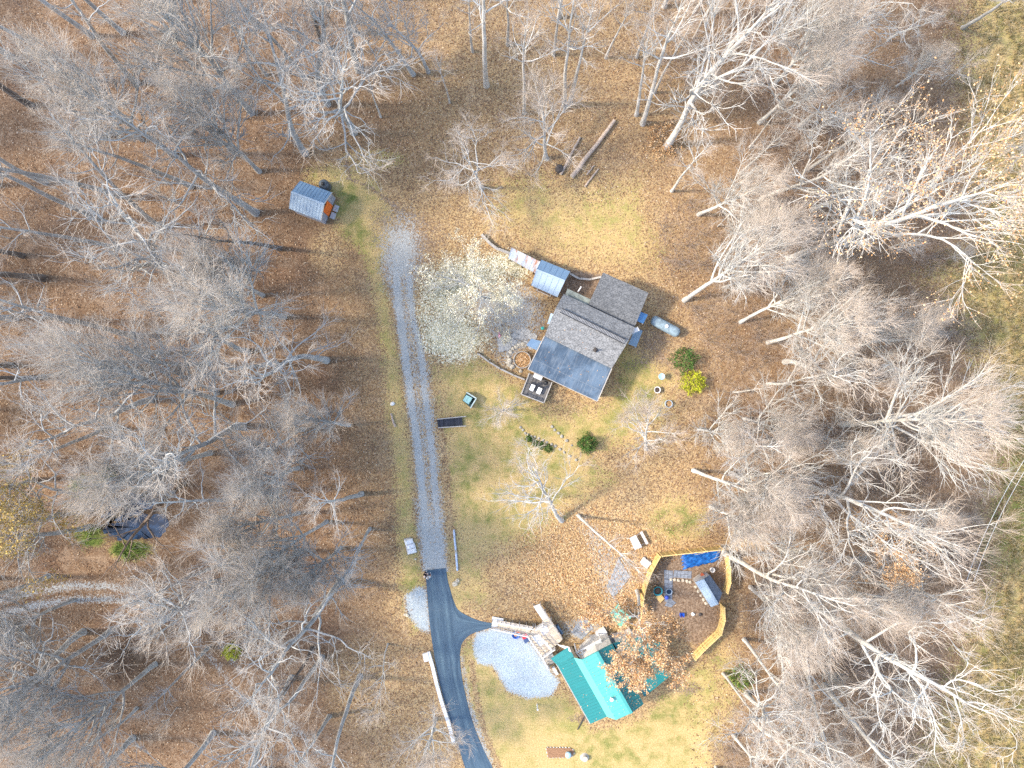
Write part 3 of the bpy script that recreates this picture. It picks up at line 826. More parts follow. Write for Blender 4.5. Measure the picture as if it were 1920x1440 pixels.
HEROES = [
 # kind, base, top, label
 ('white', 1250, 275, (1500, -60, 29), 'massive white-barked bare tree right of the fallen logs, forking towards the top edge'),
 ('whitetan', 1480, 487, (1860, 268, 32), 'huge white tree with a straight pale trunk and tan leaves on its tips, upper right'),
 ('broom', 1283, 563, (1490, 445, 19), 'white vase-shaped tree leaning out just right of the grey house'),
 ('broom', 1388, 604, (1560, 525, 15), 'small white vase-shaped tree right of the propane tank'),
 ('broom', 1578, 796, (1868, 788, 24), 'white broom-shaped tree lying level towards the field on the right'),
 ('white', 1470, 905, (1800, 1035, 27), 'heavy crooked white tree right of the small vase tree above the yellow fence'),
 ('broom', 1300, 882, (1480, 935, 16), 'small white vase tree below the lime bush, base in orange leaves'),
 ('white', 1358, 1037, (1600, 1180, 23), 'twin white tree springing from the right corner of the yellow fence'),
 ('whitepole', 1590, 1047, (1850, 1160, 23), 'slim straight white trunk right of the yellow fence, pointing to the field'),
 ('whitepole', 1602, 1072, (1800, 1165, 20), 'thinner grey trunk just below the slim straight white trunk by the field'),
 ('paleoak', 1515, 1130, (1790, 1290, 24), 'broad gnarled white oak in the lower right woods'),
 ('paleoak', 1487, 1190, (1530, 1400, 17), 'crooked bare tree dropping straight down in the lower right woods'),
 ('paleoak', 1545, 1285, (1700, 1460, 19), 'spreading bare oak at the lower right beside the pale field'),
 ('paleoak', 1400, 1300, (1500, 1430, 17), 'spreading bare oak right of the front lawn at the bottom edge'),
 ('whitepole', 1205, 232, (1275, -40, 26), 'tall white leaning trunk directly above the fallen logs, forking at top'),
 ('whitepole', 1193, 216, (1222, 30, 19), 'thin white trunk hugging the left side of the tall leaning one above the logs'),
 ('whitepole', 1058, 200, (1072, -30, 22), 'white trunk of the close pair above the left fallen log, straight one'),
 ('whitepole', 1068, 195, (1118, -20, 22), 'white trunk of the close pair above the left fallen log, slanting one'),
 ('whitepole', 983, 212, (976, 10, 20), 'thin pale upright tree between the thick trunk and the white pair at top'),
 ('whitepole', 912, 160, (897, -120, 29), 'thick pale straight trunk at the middle of the top edge'),
 ('whitepole', 952, 84, (949, -60, 18), 'slender pale trunk right of the thick trunk at the top edge'),
 ('lawn', 1025, 298, (1008, 195, 11), 'small forked pale tree left of the fallen logs'),
 ('gnarl', 905, 352, (868, 290, 10.5), 'gnarled walnut-like tree at the top of the clearing, casting a long shadow'),
 ('lawn', 1211, 842, (1210, 775, 8.5), 'pale many-limbed tree on the lawn below the grey house'),
 ('lawn', 944, 768, (946, 770, 5.5), 'small round bare lawn tree left of the deck'),
 ('paleoak', 1053, 976, (945, 905, 13), 'leaning pale oak on the lawn reaching back to the gravel drive'),
 ('whitepole', 1084, 966, (1205, 1085, 15), 'forked white tree above the paved yard, leaning down right'),
 ('leafy', 1195, 1108, (1219, 1214, 16.5), 'tall tree with tan leaves hanging over the teal roof'),
 ('creamy', 906, 558, (893, 552, 6.5), 'low spreading tree with cream leaves between gravel drive and grey house'),
 ('snag', 345, 905, (150, 1055, 15), 'dead brown snag leaning across the pond'),
 ('deadwhite', 222, 945, (70, 815, 14), 'dead grey tree with white crooked limbs left of the pond'),
 ('gold', 110, 965, (25, 990, 16), 'tree with yellow-brown leaves left of the pond'),
 ('gold', 60, 900, (-30, 925, 17), 'second tree with yellow-brown leaves, nearer the left edge than the pond tree'),
 ('oak', 572, 288, (400, 60, 21), 'big dark crooked tree just above the metal-roofed shed'),
 ('pole', 255, 155, (40, -40, 25), 'long straight grey trunk near the upper left corner'),
 ('pole', 193, 258, (-30, 90, 22), 'long straight blue-grey trunk at the left edge, upper part'),
 ('pole', 300, 425, (20, 245, 25), 'tall grey trunk slanting left, midway between the shed and the left edge'),
 ('oak', 480, 400, (285, 225, 22), 'straight grey trunk with crooked limbs left of the metal-roofed shed'),
 ('pole', 570, 146, (455, -40, 23), 'grey trunk above the big dark crooked tree over the shed'),
 ('darkpole', 607, 88, (545, -60, 22), 'dark trunk near the top edge left of centre'),
 ('oak', 775, 140, (690, 20, 15), 'dark forked tree with green moss at its foot near the top edge'),
 ('oak', 803, 135, (765, 10, 13), 'smaller dark tree right beside the forked mossy one at the top'),
 ('darkpole', 525, 466, (345, 405, 20), 'grey slanting trunk left of the gravel drive, level with the shed'),
 ('tanoak', 365, 555, (120, 470, 24), 'large grey tree with a dense crown left of the drive, middle left'),
 ('pole', 138, 603, (-60, 555, 23), 'straight blue-grey trunk entering from the middle of the left edge'),
 ('greybroom', 436, 758, (120, 690, 24), 'big vase-shaped grey tree in the middle left woods'),
 ('pole', 408, 737, (260, 690, 19), 'slim trunk hidden in the big vase-shaped tree at middle left'),
 ('greybroom', 655, 797, (560, 785, 14), 'round-crowned bare tree left of the gravel drive, level with the dark footbridge'),
 ('tanoak', 455, 800, (215, 800, 23), 'low grey tree below the big vase-shaped one at middle left'),
 ('tanoak', 612, 676, (400, 590, 21), 'crooked pale tree left of the drive, level with the flat blue roof'),
 ('tanoak', 500, 843, (405, 862, 13), 'bare tree above the pond, left of the round-crowned one'),
 ('greybroom', 560, 962, (405, 1015, 16), 'bare tree with a grey trunk right of the pond'),
 ('pole', 435, 1053, (280, 1130, 21), 'straight grey trunk right of the bend of the forest track'),
 ('pole', 480, 1062, (310, 1170, 22), 'second straight grey trunk right of the bend, slightly longer'),
 ('greybroom', 612, 978, (480, 1060, 17), 'tan twigged bare tree left of the white sack pallet'),
 ('tanoak', 640, 1088, (470, 1230, 22), 'large grey tree left of the asphalt end, with a thick slanting trunk'),
 ('pole', 604, 1232, (450, 1420, 23), 'slanting grey trunk in the lower left woods above the track'),
 ('darkpole', 585, 1215, (510, 1330, 17), 'short dark trunk just left of the slanting grey trunk in the lower left woods'),
 ('pole', 617, 1343, (540, 1470, 20), 'grey trunk standing over the forest track at the bottom edge'),
 ('sapling', 727, 1207, (690, 1330, 13), 'thin dark forked tree left of the long white boards'),
 ('lawn', 816, 1348, (800, 1420, 10), 'bare tree reaching its limbs across the asphalt at the bottom edge'),
 ('white', 1425, 375, (1620, 260, 20), 'curved white tree right of the clearing in the upper right woods'),
 ('broom', 1310, 402, (1440, 330, 16), 'pale bare tree right of the clearing beside the massive white one'),
 ('pole', 1805, 52, (1900, -40, 17), 'grey trunk near the upper right corner'),
 ('broom', 1440, 642, (1620, 600, 18), 'pale bare tree in the thicket right of the green bush'),
 ('broom', 1570, 662, (1730, 612, 14), 'pale bare tree in the thicket close to the field, right of centre'),
 ('white', 1440, 720, (1560, 690, 14), 'low white-limbed tree right of the lime bush'),
 ('broom', 1915, 290, (1960, 260, 12), 'blue-grey bushy tree cut by the right edge'),
 ('rust', 1600, 1000, (1700, 1050, 15), 'tree with rusty tan leaves in the right woods'),
 ('deadwhite', 1595, 905, (1600, 800, 14), 'dead grey tree with stubby limbs beside the level broom-shaped tree'),
]
for kind, bx, by, top, lab in HEROES:
    if 'field' == lab: continue
    tree(kind, bx, by, lab, top=top, group='bare trees of the woods')
taken = [(h[1], h[2]) for h in HEROES]

CLEAR = [(545, 330), (640, 285), (760, 300), (960, 320), (1010, 305), (1120, 350), (1235, 330), (1240, 480), (1290, 590), (1340, 680), (1290, 850), (1330, 950), (1390, 1010), (1395, 1200), (1320, 1300), (1345, 1500), (700, 1500), (760, 1300), (735, 1150), (700, 1000), (670, 880), (640, 700), (610, 600), (560, 520), (520, 440)]
POND = [(170, 880), (310, 870), (420, 860), (430, 1000), (340, 1040), (170, 1050)]
LAND = [('pond', (240, 965)), ('metal-roofed shed', (585, 380)), ('bend of the forest track', (300, 1120)), ('gravel drive', (750, 600)), ('fallen logs', (1085, 290)),
        ('yellow fence', (1345, 1100)), ('teal-roofed house', (1130, 1280)), ('propane tank', (1247, 611)), ('lime bush', (1300, 717)), ('big vase tree at left', (436, 758)),
        ('track at the bottom edge', (570, 1400)), ('white sack pallet', (769, 1024)), ('upper left corner', (0, 0)), ('upper right corner', (1920, 0)), ('lower left corner', (0, 1440)),
        ('lower right corner', (1920, 1440)), ('thick pale trunk at top middle', (912, 160)), ('huge white tree with tan tips', (1480, 487)), ('level broom-shaped tree', (1578, 796)),
        ('middle of the left edge', (0, 620)), ('heavy crooked white tree', (1470, 905)), ('broad gnarled white oak', (1515, 1130)), ('long boards by the asphalt', (815, 1290)), ('right edge', (1920, 640)), ('massive white tree by the logs', (1250, 275))]
LOOK = {'tanoak': 'crooked tan-twigged tree', 'greybroom': 'vase-shaped grey tree', 'paleoak': 'crooked pale tree', 'pole': 'straight grey forest tree', 'darkpole': 'dark-trunked bare tree', 'broom': 'vase-shaped bare tree', 'oak': 'crooked spreading bare tree', 'white': 'white-limbed bare tree',
        'whitepole': 'slim white trunk', 'sapling': 'thin bare sapling', 'rust': 'bare tree with rusty leaves', 'bush': 'low leafless bush'}
ORD = ['nearest', 'second nearest', 'third nearest', 'fourth nearest', 'fifth nearest', 'sixth nearest', 'seventh nearest', 'eighth nearest', 'ninth nearest', 'tenth nearest', 'eleventh nearest', 'twelfth nearest', 'thirteenth nearest']
fill = []
def inside(p, poly):
    return sdpoly(np.array([float(p[0])]), np.array([float(p[1])]), poly)[0] < 0
def scatter(n, kinds, region, gap, hr, tries=6000):
    c = 0
    for _ in range(tries):
        if c >= n: break
        x = trng.uniform(region[0], region[2]); y = trng.uniform(region[1], region[3])
        if inside((x, y), CLEAR) or inside((x, y), Z_FIELD) or inside((x, y), POND): continue
        if any((x - a) ** 2 + (y - b) ** 2 < gap * gap for a, b in taken): continue
        k = trng.choice(kinds)
        taken.append((x, y)); fill.append((k, x, y, trng.uniform(*hr))); c += 1
scatter(18, ['pole', 'pole', 'pole', 'darkpole'], (-25, 0, 260, 720), 52, (21, 28))
scatter(24, ['pole', 'tanoak', 'greybroom', 'pole', 'greybroom', 'pole'], (260, 0, 690, 720), 56, (15, 24))
scatter(32, ['pole', 'greybroom', 'pole', 'greybroom', 'tanoak'], (-25, 720, 740, 1445), 54, (15, 24))
scatter(10, ['whitepole', 'paleoak', 'whitepole', 'whitepole'], (600, -20, 1250, 250), 50, (11, 18))
scatter(44, ['broom', 'broom', 'broom', 'whitepole', 'paleoak', 'whitepole'], (1240, -20, 1530, 1450), 46, (10, 20))
scatter(5, ['broom', 'broom', 'paleoak'], (1540, -20, 1760, 1450), 55, (5, 9))
scatter(16, ['sapling'], (0, 0, 560, 1440), 40, (5, 9))
scatter(30, ['sapling', 'sapling', 'broom'], (1240, 0, 1800, 1440), 36, (4, 9))
def describe(lst):
    recs = []
    for i, (k, x, y, h) in enumerate(lst):
        nm, (lx, ly) = min(LAND, key=lambda L: (L[1][0] - x) ** 2 + (L[1][1] - y) ** 2)
        dx, dy = x - lx, y - ly
        side = ('right of' if dx > 0 else 'left of') if abs(dx) > abs(dy) else ('below' if dy > 0 else 'above')
        recs.append((i, LOOK[k], nm, side, math.hypot(dx, dy)))
    out = {}
    from collections import defaultdict
    g = defaultdict(list)
    for r in recs: g[(r[1], r[2], r[3])].append(r)
    for (lk, nm, side), rs in g.items():
        rs.sort(key=lambda r: r[4])
        for j, r in enumerate(rs):
            out[r[0]] = (ORD[min(j, len(ORD) - 1)] + ' ' if len(rs) > 1 else '') + f"{lk} {side} the {nm}" 
    return out
desc = describe(fill)
for i, (k, x, y, h) in enumerate(fill):
    if k == 'sapling': grp = 'bare saplings of the understorey'
    else: grp = 'bare trees of the woods'
    tree(k, x, y, desc[i], h=h, group=grp, cat='sapling' if k == 'sapling' else 'tree')

for k_ in range(20):  # unseen trees added past the left edge to darken the left woods
    tree(trng.choice(['pole', 'oak', 'broom']), trng.uniform(-420, -60), k_ * 70 + trng.uniform(-30, 30), 'unseen tall bare tree added beyond the left edge to shade the woods', h=trng.uniform(17, 24), group='unseen trees added for shade beyond the left edge')
# thicket: the tangle of shoots under the trees that reads as one mass
def thicket(seed, n, zone, hr, name, label, cat, mat, ns=7, twig=4):
    rg = np.random.default_rng(seed)
    ct = []
    while len(ct) < n:
        x, y = rg.uniform(zone[0], zone[2]), rg.uniform(zone[1], zone[3])
        if inside((x, y), CLEAR) or inside((x, y), Z_FIELD) or inside((x, y), POND): continue
        if dline(np.array([x]), np.array([y]), TRACK_A)[0] < 26 or dline(np.array([x]), np.array([y]), TRACK_B)[0] < 26: continue
        if math.sin(x * 0.011 + seed) * math.sin(y * 0.013 + 1.3 * seed) < rg.uniform(-0.9, 0.5): continue
        ct.append(((x - 960) / S, (720 - y) / S, 0))
    ct = np.repeat(np.array(ct), ns, 0)
    ct[:, :2] += rg.normal(0, 0.3, (len(ct), 2))
    m = len(ct)
    G = Geo()
    def shoots(p, d, L, r, k, wb):
        pts = [p]
        for _ in range(k - 1):
            d = unit(d + rg.normal(0, wb, d.shape) + np.array([0, 0, .03])); p = p + d * (L / (k - 1))[:, None]; pts.append(p)
        Q = np.stack(pts, 1); v, q, a = tubes(Q, r[:, None] * np.linspace(1, .4, k)[None], 3); G.add(v, q, a); return Q
    az = rg.uniform(0, 6.28, m); e = rg.uniform(.5, 1.35, m)
    d = np.stack([np.cos(az) * np.cos(e), np.sin(az) * np.cos(e), np.sin(e)], -1)
    L = rg.uniform(*hr, m)
    Q = shoots(ct, d, L, np.full(m, .016), 4, .2)
    idx = np.repeat(np.arange(m), twig); kk = rg.integers(1, 4, len(idx))
    shoots(Q[idx, kk], around(rg, unit(Q[idx, kk] - Q[idx, kk - 1]), rg.uniform(.3, .9, len(idx))), L[idx] * rg.uniform(.2, .45, len(idx)), np.full(len(idx), .009), 3, .25)
    link(name, G.mesh(name, mat), label=label, cat=cat, kind='stuff')
thicket(3, 1000, (1240, 20, 1830, 1440), (1.2, 3.6), 'brush_thicket', 'pinkish grey tangle of leafless brush filling the right woods', 'brush', M_BRUSH)
thicket(4, 300, (0, 0, 720, 1440), (0.9, 2.6), 'undergrowth', 'sparse leafless undergrowth on the floor of the left woods', 'undergrowth', M_BRUSH)

# loose fallen leaves
rg = np.random.default_rng(9)
def loose(n, zone, name, label, mat, size, zhi=0.05, ok=None):
    x = rg.uniform(zone[0], zone[2], n); y = rg.uniform(zone[1], zone[3], n)
    if ok is not None:
        k = ok(x, y); x, y = x[k], y[k]
    c = np.stack([(x - 960) / S, (720 - y) / S, rg.uniform(.035, zhi + .03, len(x))], -1)
    v, q, a = leaf_geo(rg, c, size, 0.8)
    link(name, quad_mesh(name, v, q, mat, {'rnd': a}, False), label=label, cat='fallen leaves', kind='stuff')
loose(75000, (0, 0, 1830, 1440), 'fallen_leaves', 'scattered brown and pale fallen leaves over the woodland floor', M_LFALL, .17,
      ok=lambda x, y: (sdpoly(x, y, CLEAR) > -40) & (sdpoly(x, y, Z_FIELD) > 0) & (np.minimum(dline(x, y, TRACK_A), dline(x, y, TRACK_B)) > 9) & (sdpoly(x, y, POND) > 0))
loose(16000, (930, 880, 1320, 1200), 'yard_leaves', 'bright orange tan leaves lying round the teal-roofed house and its paved yard', M_LTAN, .17,
      ok=lambda x, y: (sdpoly(x, y, Z_PAD) > 0) & (sdpoly(x, y, Z_YARD) > -10) & (np.hypot((x - 1120) / 190, (y - 1060) / 130) < rg.uniform(.5, 1.0, len(x))))
loose(9000, (740, 420, 1040, 700), 'cream_leaves', 'pale cream leaves fallen under the low spreading cream tree', M_LCREAM, .17,
      ok=lambda x, y: (np.hypot((x - 905) / 26, (y - 565) / 20) > rg.uniform(.6, 1.6, len(x))) & (np.hypot((x - 880) / 115, (y - 575) / 110) < rg.uniform(.35, 1.05, len(x))) & (sdpoly(x, y, Z_PATIO) > -4))
# grass of the field
def blades(n, okf, zone, name, label, mat, hr, sp=0.14):
    x = rg.uniform(zone[0], zone[2], n); y = rg.uniform(zone[1], zone[3], n)
    k = okf(x, y); x, y = x[k], y[k]
    x = np.repeat(x, 7) + rg.normal(0, sp * S, len(x) * 7); y = np.repeat(y, 7) + rg.normal(0, sp * S, len(y) * 7)
    m = len(x)
    p = np.stack([(x - 960) / S, (720 - y) / S, np.zeros(m)], -1)
    az = rg.uniform(0, 6.28, m); h = rg.uniform(*hr, m)
    out = np.stack([np.cos(az), np.sin(az), np.zeros(m)], -1); side = np.stack([-np.sin(az), np.cos(az), np.zeros(m)], -1) * .022
    mid = p + out * (h * .3)[:, None] + np.array([0, 0, 1]) * (h * .7)[:, None]
    tp = p + out * (h * .9)[:, None] + np.array([0, 0, 1]) * (h * .85)[:, None]
    v = np.stack([p - side, p + side, mid + side, mid - side, tp + side * .3, tp - side * .3], 1).reshape(-1, 3)
    b = np.arange(m)[:, None] * 6
    q = np.concatenate([b + np.array([[0, 1, 2, 3]]), b + np.array([[3, 2, 4, 5]])])
    link(name, quad_mesh(name, v, q, mat, {'rnd': np.repeat(rg.uniform(0, 1, m), 6)}, False), label=label, cat='grass', kind='stuff')
blades(9000, lambda x, y: sdpoly(x, y, Z_FIELD) < rg.uniform(-70, 25, len(x)), (1680, -30, 1960, 1480), 'field_grass', 'rank olive and straw field grass along the right edge', M_GBLADE, (.2, .6))
blades(600, lambda x, y: np.minimum.reduce([np.hypot((x - 163) / 28, (y - 916) / 20), np.hypot((x - 170) / 26, (y - 1008) / 20), np.hypot((x - 245) / 40, (y - 1032) / 16)]) < 1, (100, 880, 310, 1060), 'pond_grass', 'lush green grass clumps round the dark pond', M_GLUSH, (.3, .7))
# ------------------------------------------------------------------ buildings
def lerp(a, b, t): return Vector(a) * (1 - t) + Vector(b) * t
def bil(a, b, c, d, u, v): return lerp(lerp(a, b, u), lerp(d, c, u), v)

def shingle(name, c1, c2, pale):
    t = NT(name, 0.9, 0.15)
    n = t.new('ShaderNodeTexBrick'); t.set(n.inputs['Vector'], t.uv())
    n.inputs['Scale'].default_value = 1.0
    n.inputs['Brick Width'].default_value = 0.42; n.inputs['Row Height'].default_value = 0.17
    n.inputs['Mortar Size'].default_value = 0.012; n.offset = 0.5
    t.set(n.inputs['Color1'], c1); t.set(n.inputs['Color2'], c2); t.set(n.inputs['Mortar'], tuple(x * 0.4 for x in c1))
    n.inputs['Bias'].default_value = 0.0
    p = t.pos()
    v = t.voro(t.uv(), 9.0); r = t.sep(v.outputs['Color'])
    c = t.mix(t.mr(r[0], 0.3, 0.95, 0, 0.7), n.outputs[0], pale)
    c = t.mix(t.mr(t.noise(p, 0.5, 4), 0.45, 0.75, 0, 0.3), c, tuple(x * 0.7 for x in c1))
    t.color(c); t.bump(n.outputs['Fac'], -0.4, 0.02)
    return t.m
M_SHIN = shingle('grey_shingles', (0.145, 0.148, 0.15), (0.215, 0.218, 0.22), (0.31, 0.312, 0.31))
M_SHIN2 = shingle('dark_shingles', (0.095, 0.1, 0.105), (0.145, 0.15, 0.155), (0.2, 0.206, 0.21))
def rubber():
    t = NT('rubber_roof', 0.6, 0.35)
    p = t.pos()
    a = t.noise(p, 0.55, 4, 0.55, 0.5); b = t.noise(t.scale(t.uv(), (3, 0.5, 1)), 1.5, 3)
    c = t.mix(t.mr(a, 0.36, 0.66), (0.045, 0.075, 0.115), (0.105, 0.155, 0.215))
    c = t.mix(t.mr(b, 0.45, 0.75, 0, 0.55), c, (0.2, 0.235, 0.27))
    c = t.mix(t.mr(t.noise(p, 1.7, 5, 0.7), 0.56, 0.68, 0, 0.45), c, (0.035, 0.05, 0.07))
    u = t.new('ShaderNodeSeparateXYZ'); t.set(u.inputs[0], t.uv())
    for ax, x0 in ((0, 3.1), (0, 6.3), (1, 1.2)):
        k = t.math('LESS_THAN', t.math('ABSOLUTE', t.math('SUBTRACT', u.outputs[ax], x0)), 0.025)
        c = t.mix(t.math('MULTIPLY', k, 0.5), c, (0.2, 0.22, 0.24))
    c = t.mix(t.mr(t.noise(p, 7, 3), 0.62, 0.75, 0, 0.35), c, (0.24, 0.22, 0.19))
    t.color(c)
    return t.m
M_RUB = rubber()
def metal_roof(name, c, rust=0.0, var=0.14, rough=0.42, metal=0.25):
    t = NT(name, rough, 0.45)
    p = t.pos()
    c1 = t.mix(t.noise(p, 1.5, 4), tuple(x * (1 - var) for x in c), tuple(min(1, x * (1 + var)) for x in c))
    st = t.noise(t.scale(t.uv(), (4, 0.35, 1)), 1.2, 4, 0.6)
    c1 = t.mix(t.mr(st, 0.45, 0.75, 0, 0.45), c1, tuple(x * 0.62 + 0.02 for x in c))
    c1 = t.mix(t.mr(t.noise(p, 6.0, 4, 0.7), 0.58, 0.72, 0, 0.4), c1, tuple(x * 0.55 + 0.05 for x in c))
    if rust:
        rr = t.noise(t.scale(t.uv(), (1.4, 0.5, 1)), 1.3, 5, 0.7)
        c1 = t.mix(t.mr(rr, 0.62 - rust * 0.2, 0.78 - rust * 0.2, 0, 0.95), c1, t.mix(t.noise(p, 8, 3), (0.2, 0.07, 0.025), (0.5, 0.2, 0.07)))
    t.color(c1)
    t.bsdf.inputs['Metallic'].default_value = metal
    return t.m
M_TEAL = metal_roof('teal_metal', (0.02, 0.19, 0.185), 0, 0.1, 0.36, 0.0)
M_TEAL_SUN = metal_roof('sunlit_teal_metal', (0.06, 0.3, 0.28), 0, 0.12, 0.4, 0.0)  # lighter teal for the sun-facing slope: sunlight put into the colour
M_TEAL2 = metal_roof('pale_green_metal', (0.1, 0.4, 0.33), 0, 0.1, 0.4, 0.0)
M_GALV = metal_roof('pale_blue_grey_metal', (0.34, 0.42, 0.49), 0, 0.12, .5, .1)
M_GALVR = metal_roof('rusty_metal', (0.46, 0.5, 0.53), 0.75, 0.15)
M_BLUEM = metal_roof('blue_grey_metal', (0.17, 0.26, 0.36), 0, 0.1)
M_SIDING = planks('grey_siding', (0.38, 0.36, 0.33), 0.2)
M_WSIDE = plain('pale_siding', (0.55, 0.52, 0.47), 0.7, 0.2)
M_BSIDE = plain('brown_siding', (0.2, 0.14, 0.1), 0.8, 0.2)
M_DECK = planks('dark_decking', (0.19, 0.18, 0.17), 0.14)
M_DECKP = planks('pale_decking', (0.66, 0.55, 0.42), 0.15, 0.8, 0.22)
M_WHITE_P = plain('white_paint', (0.68, 0.66, 0.63), 0.6, 0.3, 0.1, 4)
M_TRIM = plain('weathered_timber', (0.4, 0.37, 0.33), 0.85, 0.15, 0.2, 5)
M_NEWW = planks('new_pine', (0.6, 0.42, 0.16), 0.16, 0.75, 0.3)
M_NEWR = plain('new_pine_rail', (0.64, 0.46, 0.2), 0.75, 0.15, 0.15, 5)
M_DARK_T = plain('dark_timber', (0.075, 0.065, 0.06), 0.85, 0.15, 0.25, 5)
M_GLASS = plain('window_glass', (0.02, 0.03, 0.04), 0.08, 0.6, 0.1)
M_BLACK = plain('black_plastic', (0.02, 0.02, 0.022), 0.5, 0.4, 0.2)
M_CHAR = plain('charcoal_panel', (0.035, 0.037, 0.045), 0.7, 0.2, 0.3, 6)

def roof_piece(name, parent, q, th, mat, ribs=None, extra=None):
    mb = MB(); mb.slab(*q, th)
    if ribs:
        a, b, c, d = map(Vector, q)
        n = max(2, int((b - a).length / ribs))
        for i in range(n + 1):
            t = min(max(i / n, 0.004), 0.996)
            p, r = lerp(a, b, t), lerp(d, c, t)
            nz = Vector((0, 0, 0.012))
            mb.bar(p + nz, r + nz, 0.045, 0.034)
    if extra: extra(mb)
    return mb.build(name, mat, parent)

def wall_under(parent, q, ins, z0, mat, th, name='wall'):
    """walls under the roof quad; ins = inset fractions (u0,u1,v0,v1)"""
    mb = MB()
    u0, u1, v0, v1 = ins
    P = [bil(*q, u, v) for u, v in ((u0, v0), (u1, v0), (u1, v1), (u0, v1))]
    mb.prism([(p.x, p.y) for p in P], z0, [p.z - th - 0.02 for p in P])
    return mb.build(name, mat, parent), P

def window(parent, a, b, t, z, w, h, out, door=False):
    """framed window in the wall a-b at fraction t, standing proud of it"""
    a, b = Vector((a[0], a[1], 0)), Vector((b[0], b[1], 0))
    d = (b - a).normalized(); n = Vector((d.y, -d.x, 0)) * out
    c = lerp(a, b, t) + n * 0.03
    f = MB()
    f.bar(c + d * -w / 2 + Vector((0, 0, z)), c + d * -w / 2 + Vector((0, 0, z + h)), .08, .08, n)
    f.bar(c + d * w / 2 + Vector((0, 0, z)), c + d * w / 2 + Vector((0, 0, z + h)), .08, .08, n)
    f.bar(c + d * (-w / 2 - .04) + Vector((0, 0, z + h)), c + d * (w / 2 + .04) + Vector((0, 0, z + h)), .09, .09)
    f.bar(c + d * (-w / 2 - .04) + Vector((0, 0, z)), c + d * (w / 2 + .04) + Vector((0, 0, z)), .1, .07)
    fo = f.build('door_frame' if door else 'window', M_WHITE_P, parent)
    g = MB()
    g.bar(c + d * (-w / 2 + .04) + Vector((0, 0, z + h / 2)), c + d * (w / 2 - .04) + Vector((0, 0, z + h / 2)), .035, h - .08)
    g.build('door' if door else 'pane', M_BSIDE if door else M_GLASS, fo)

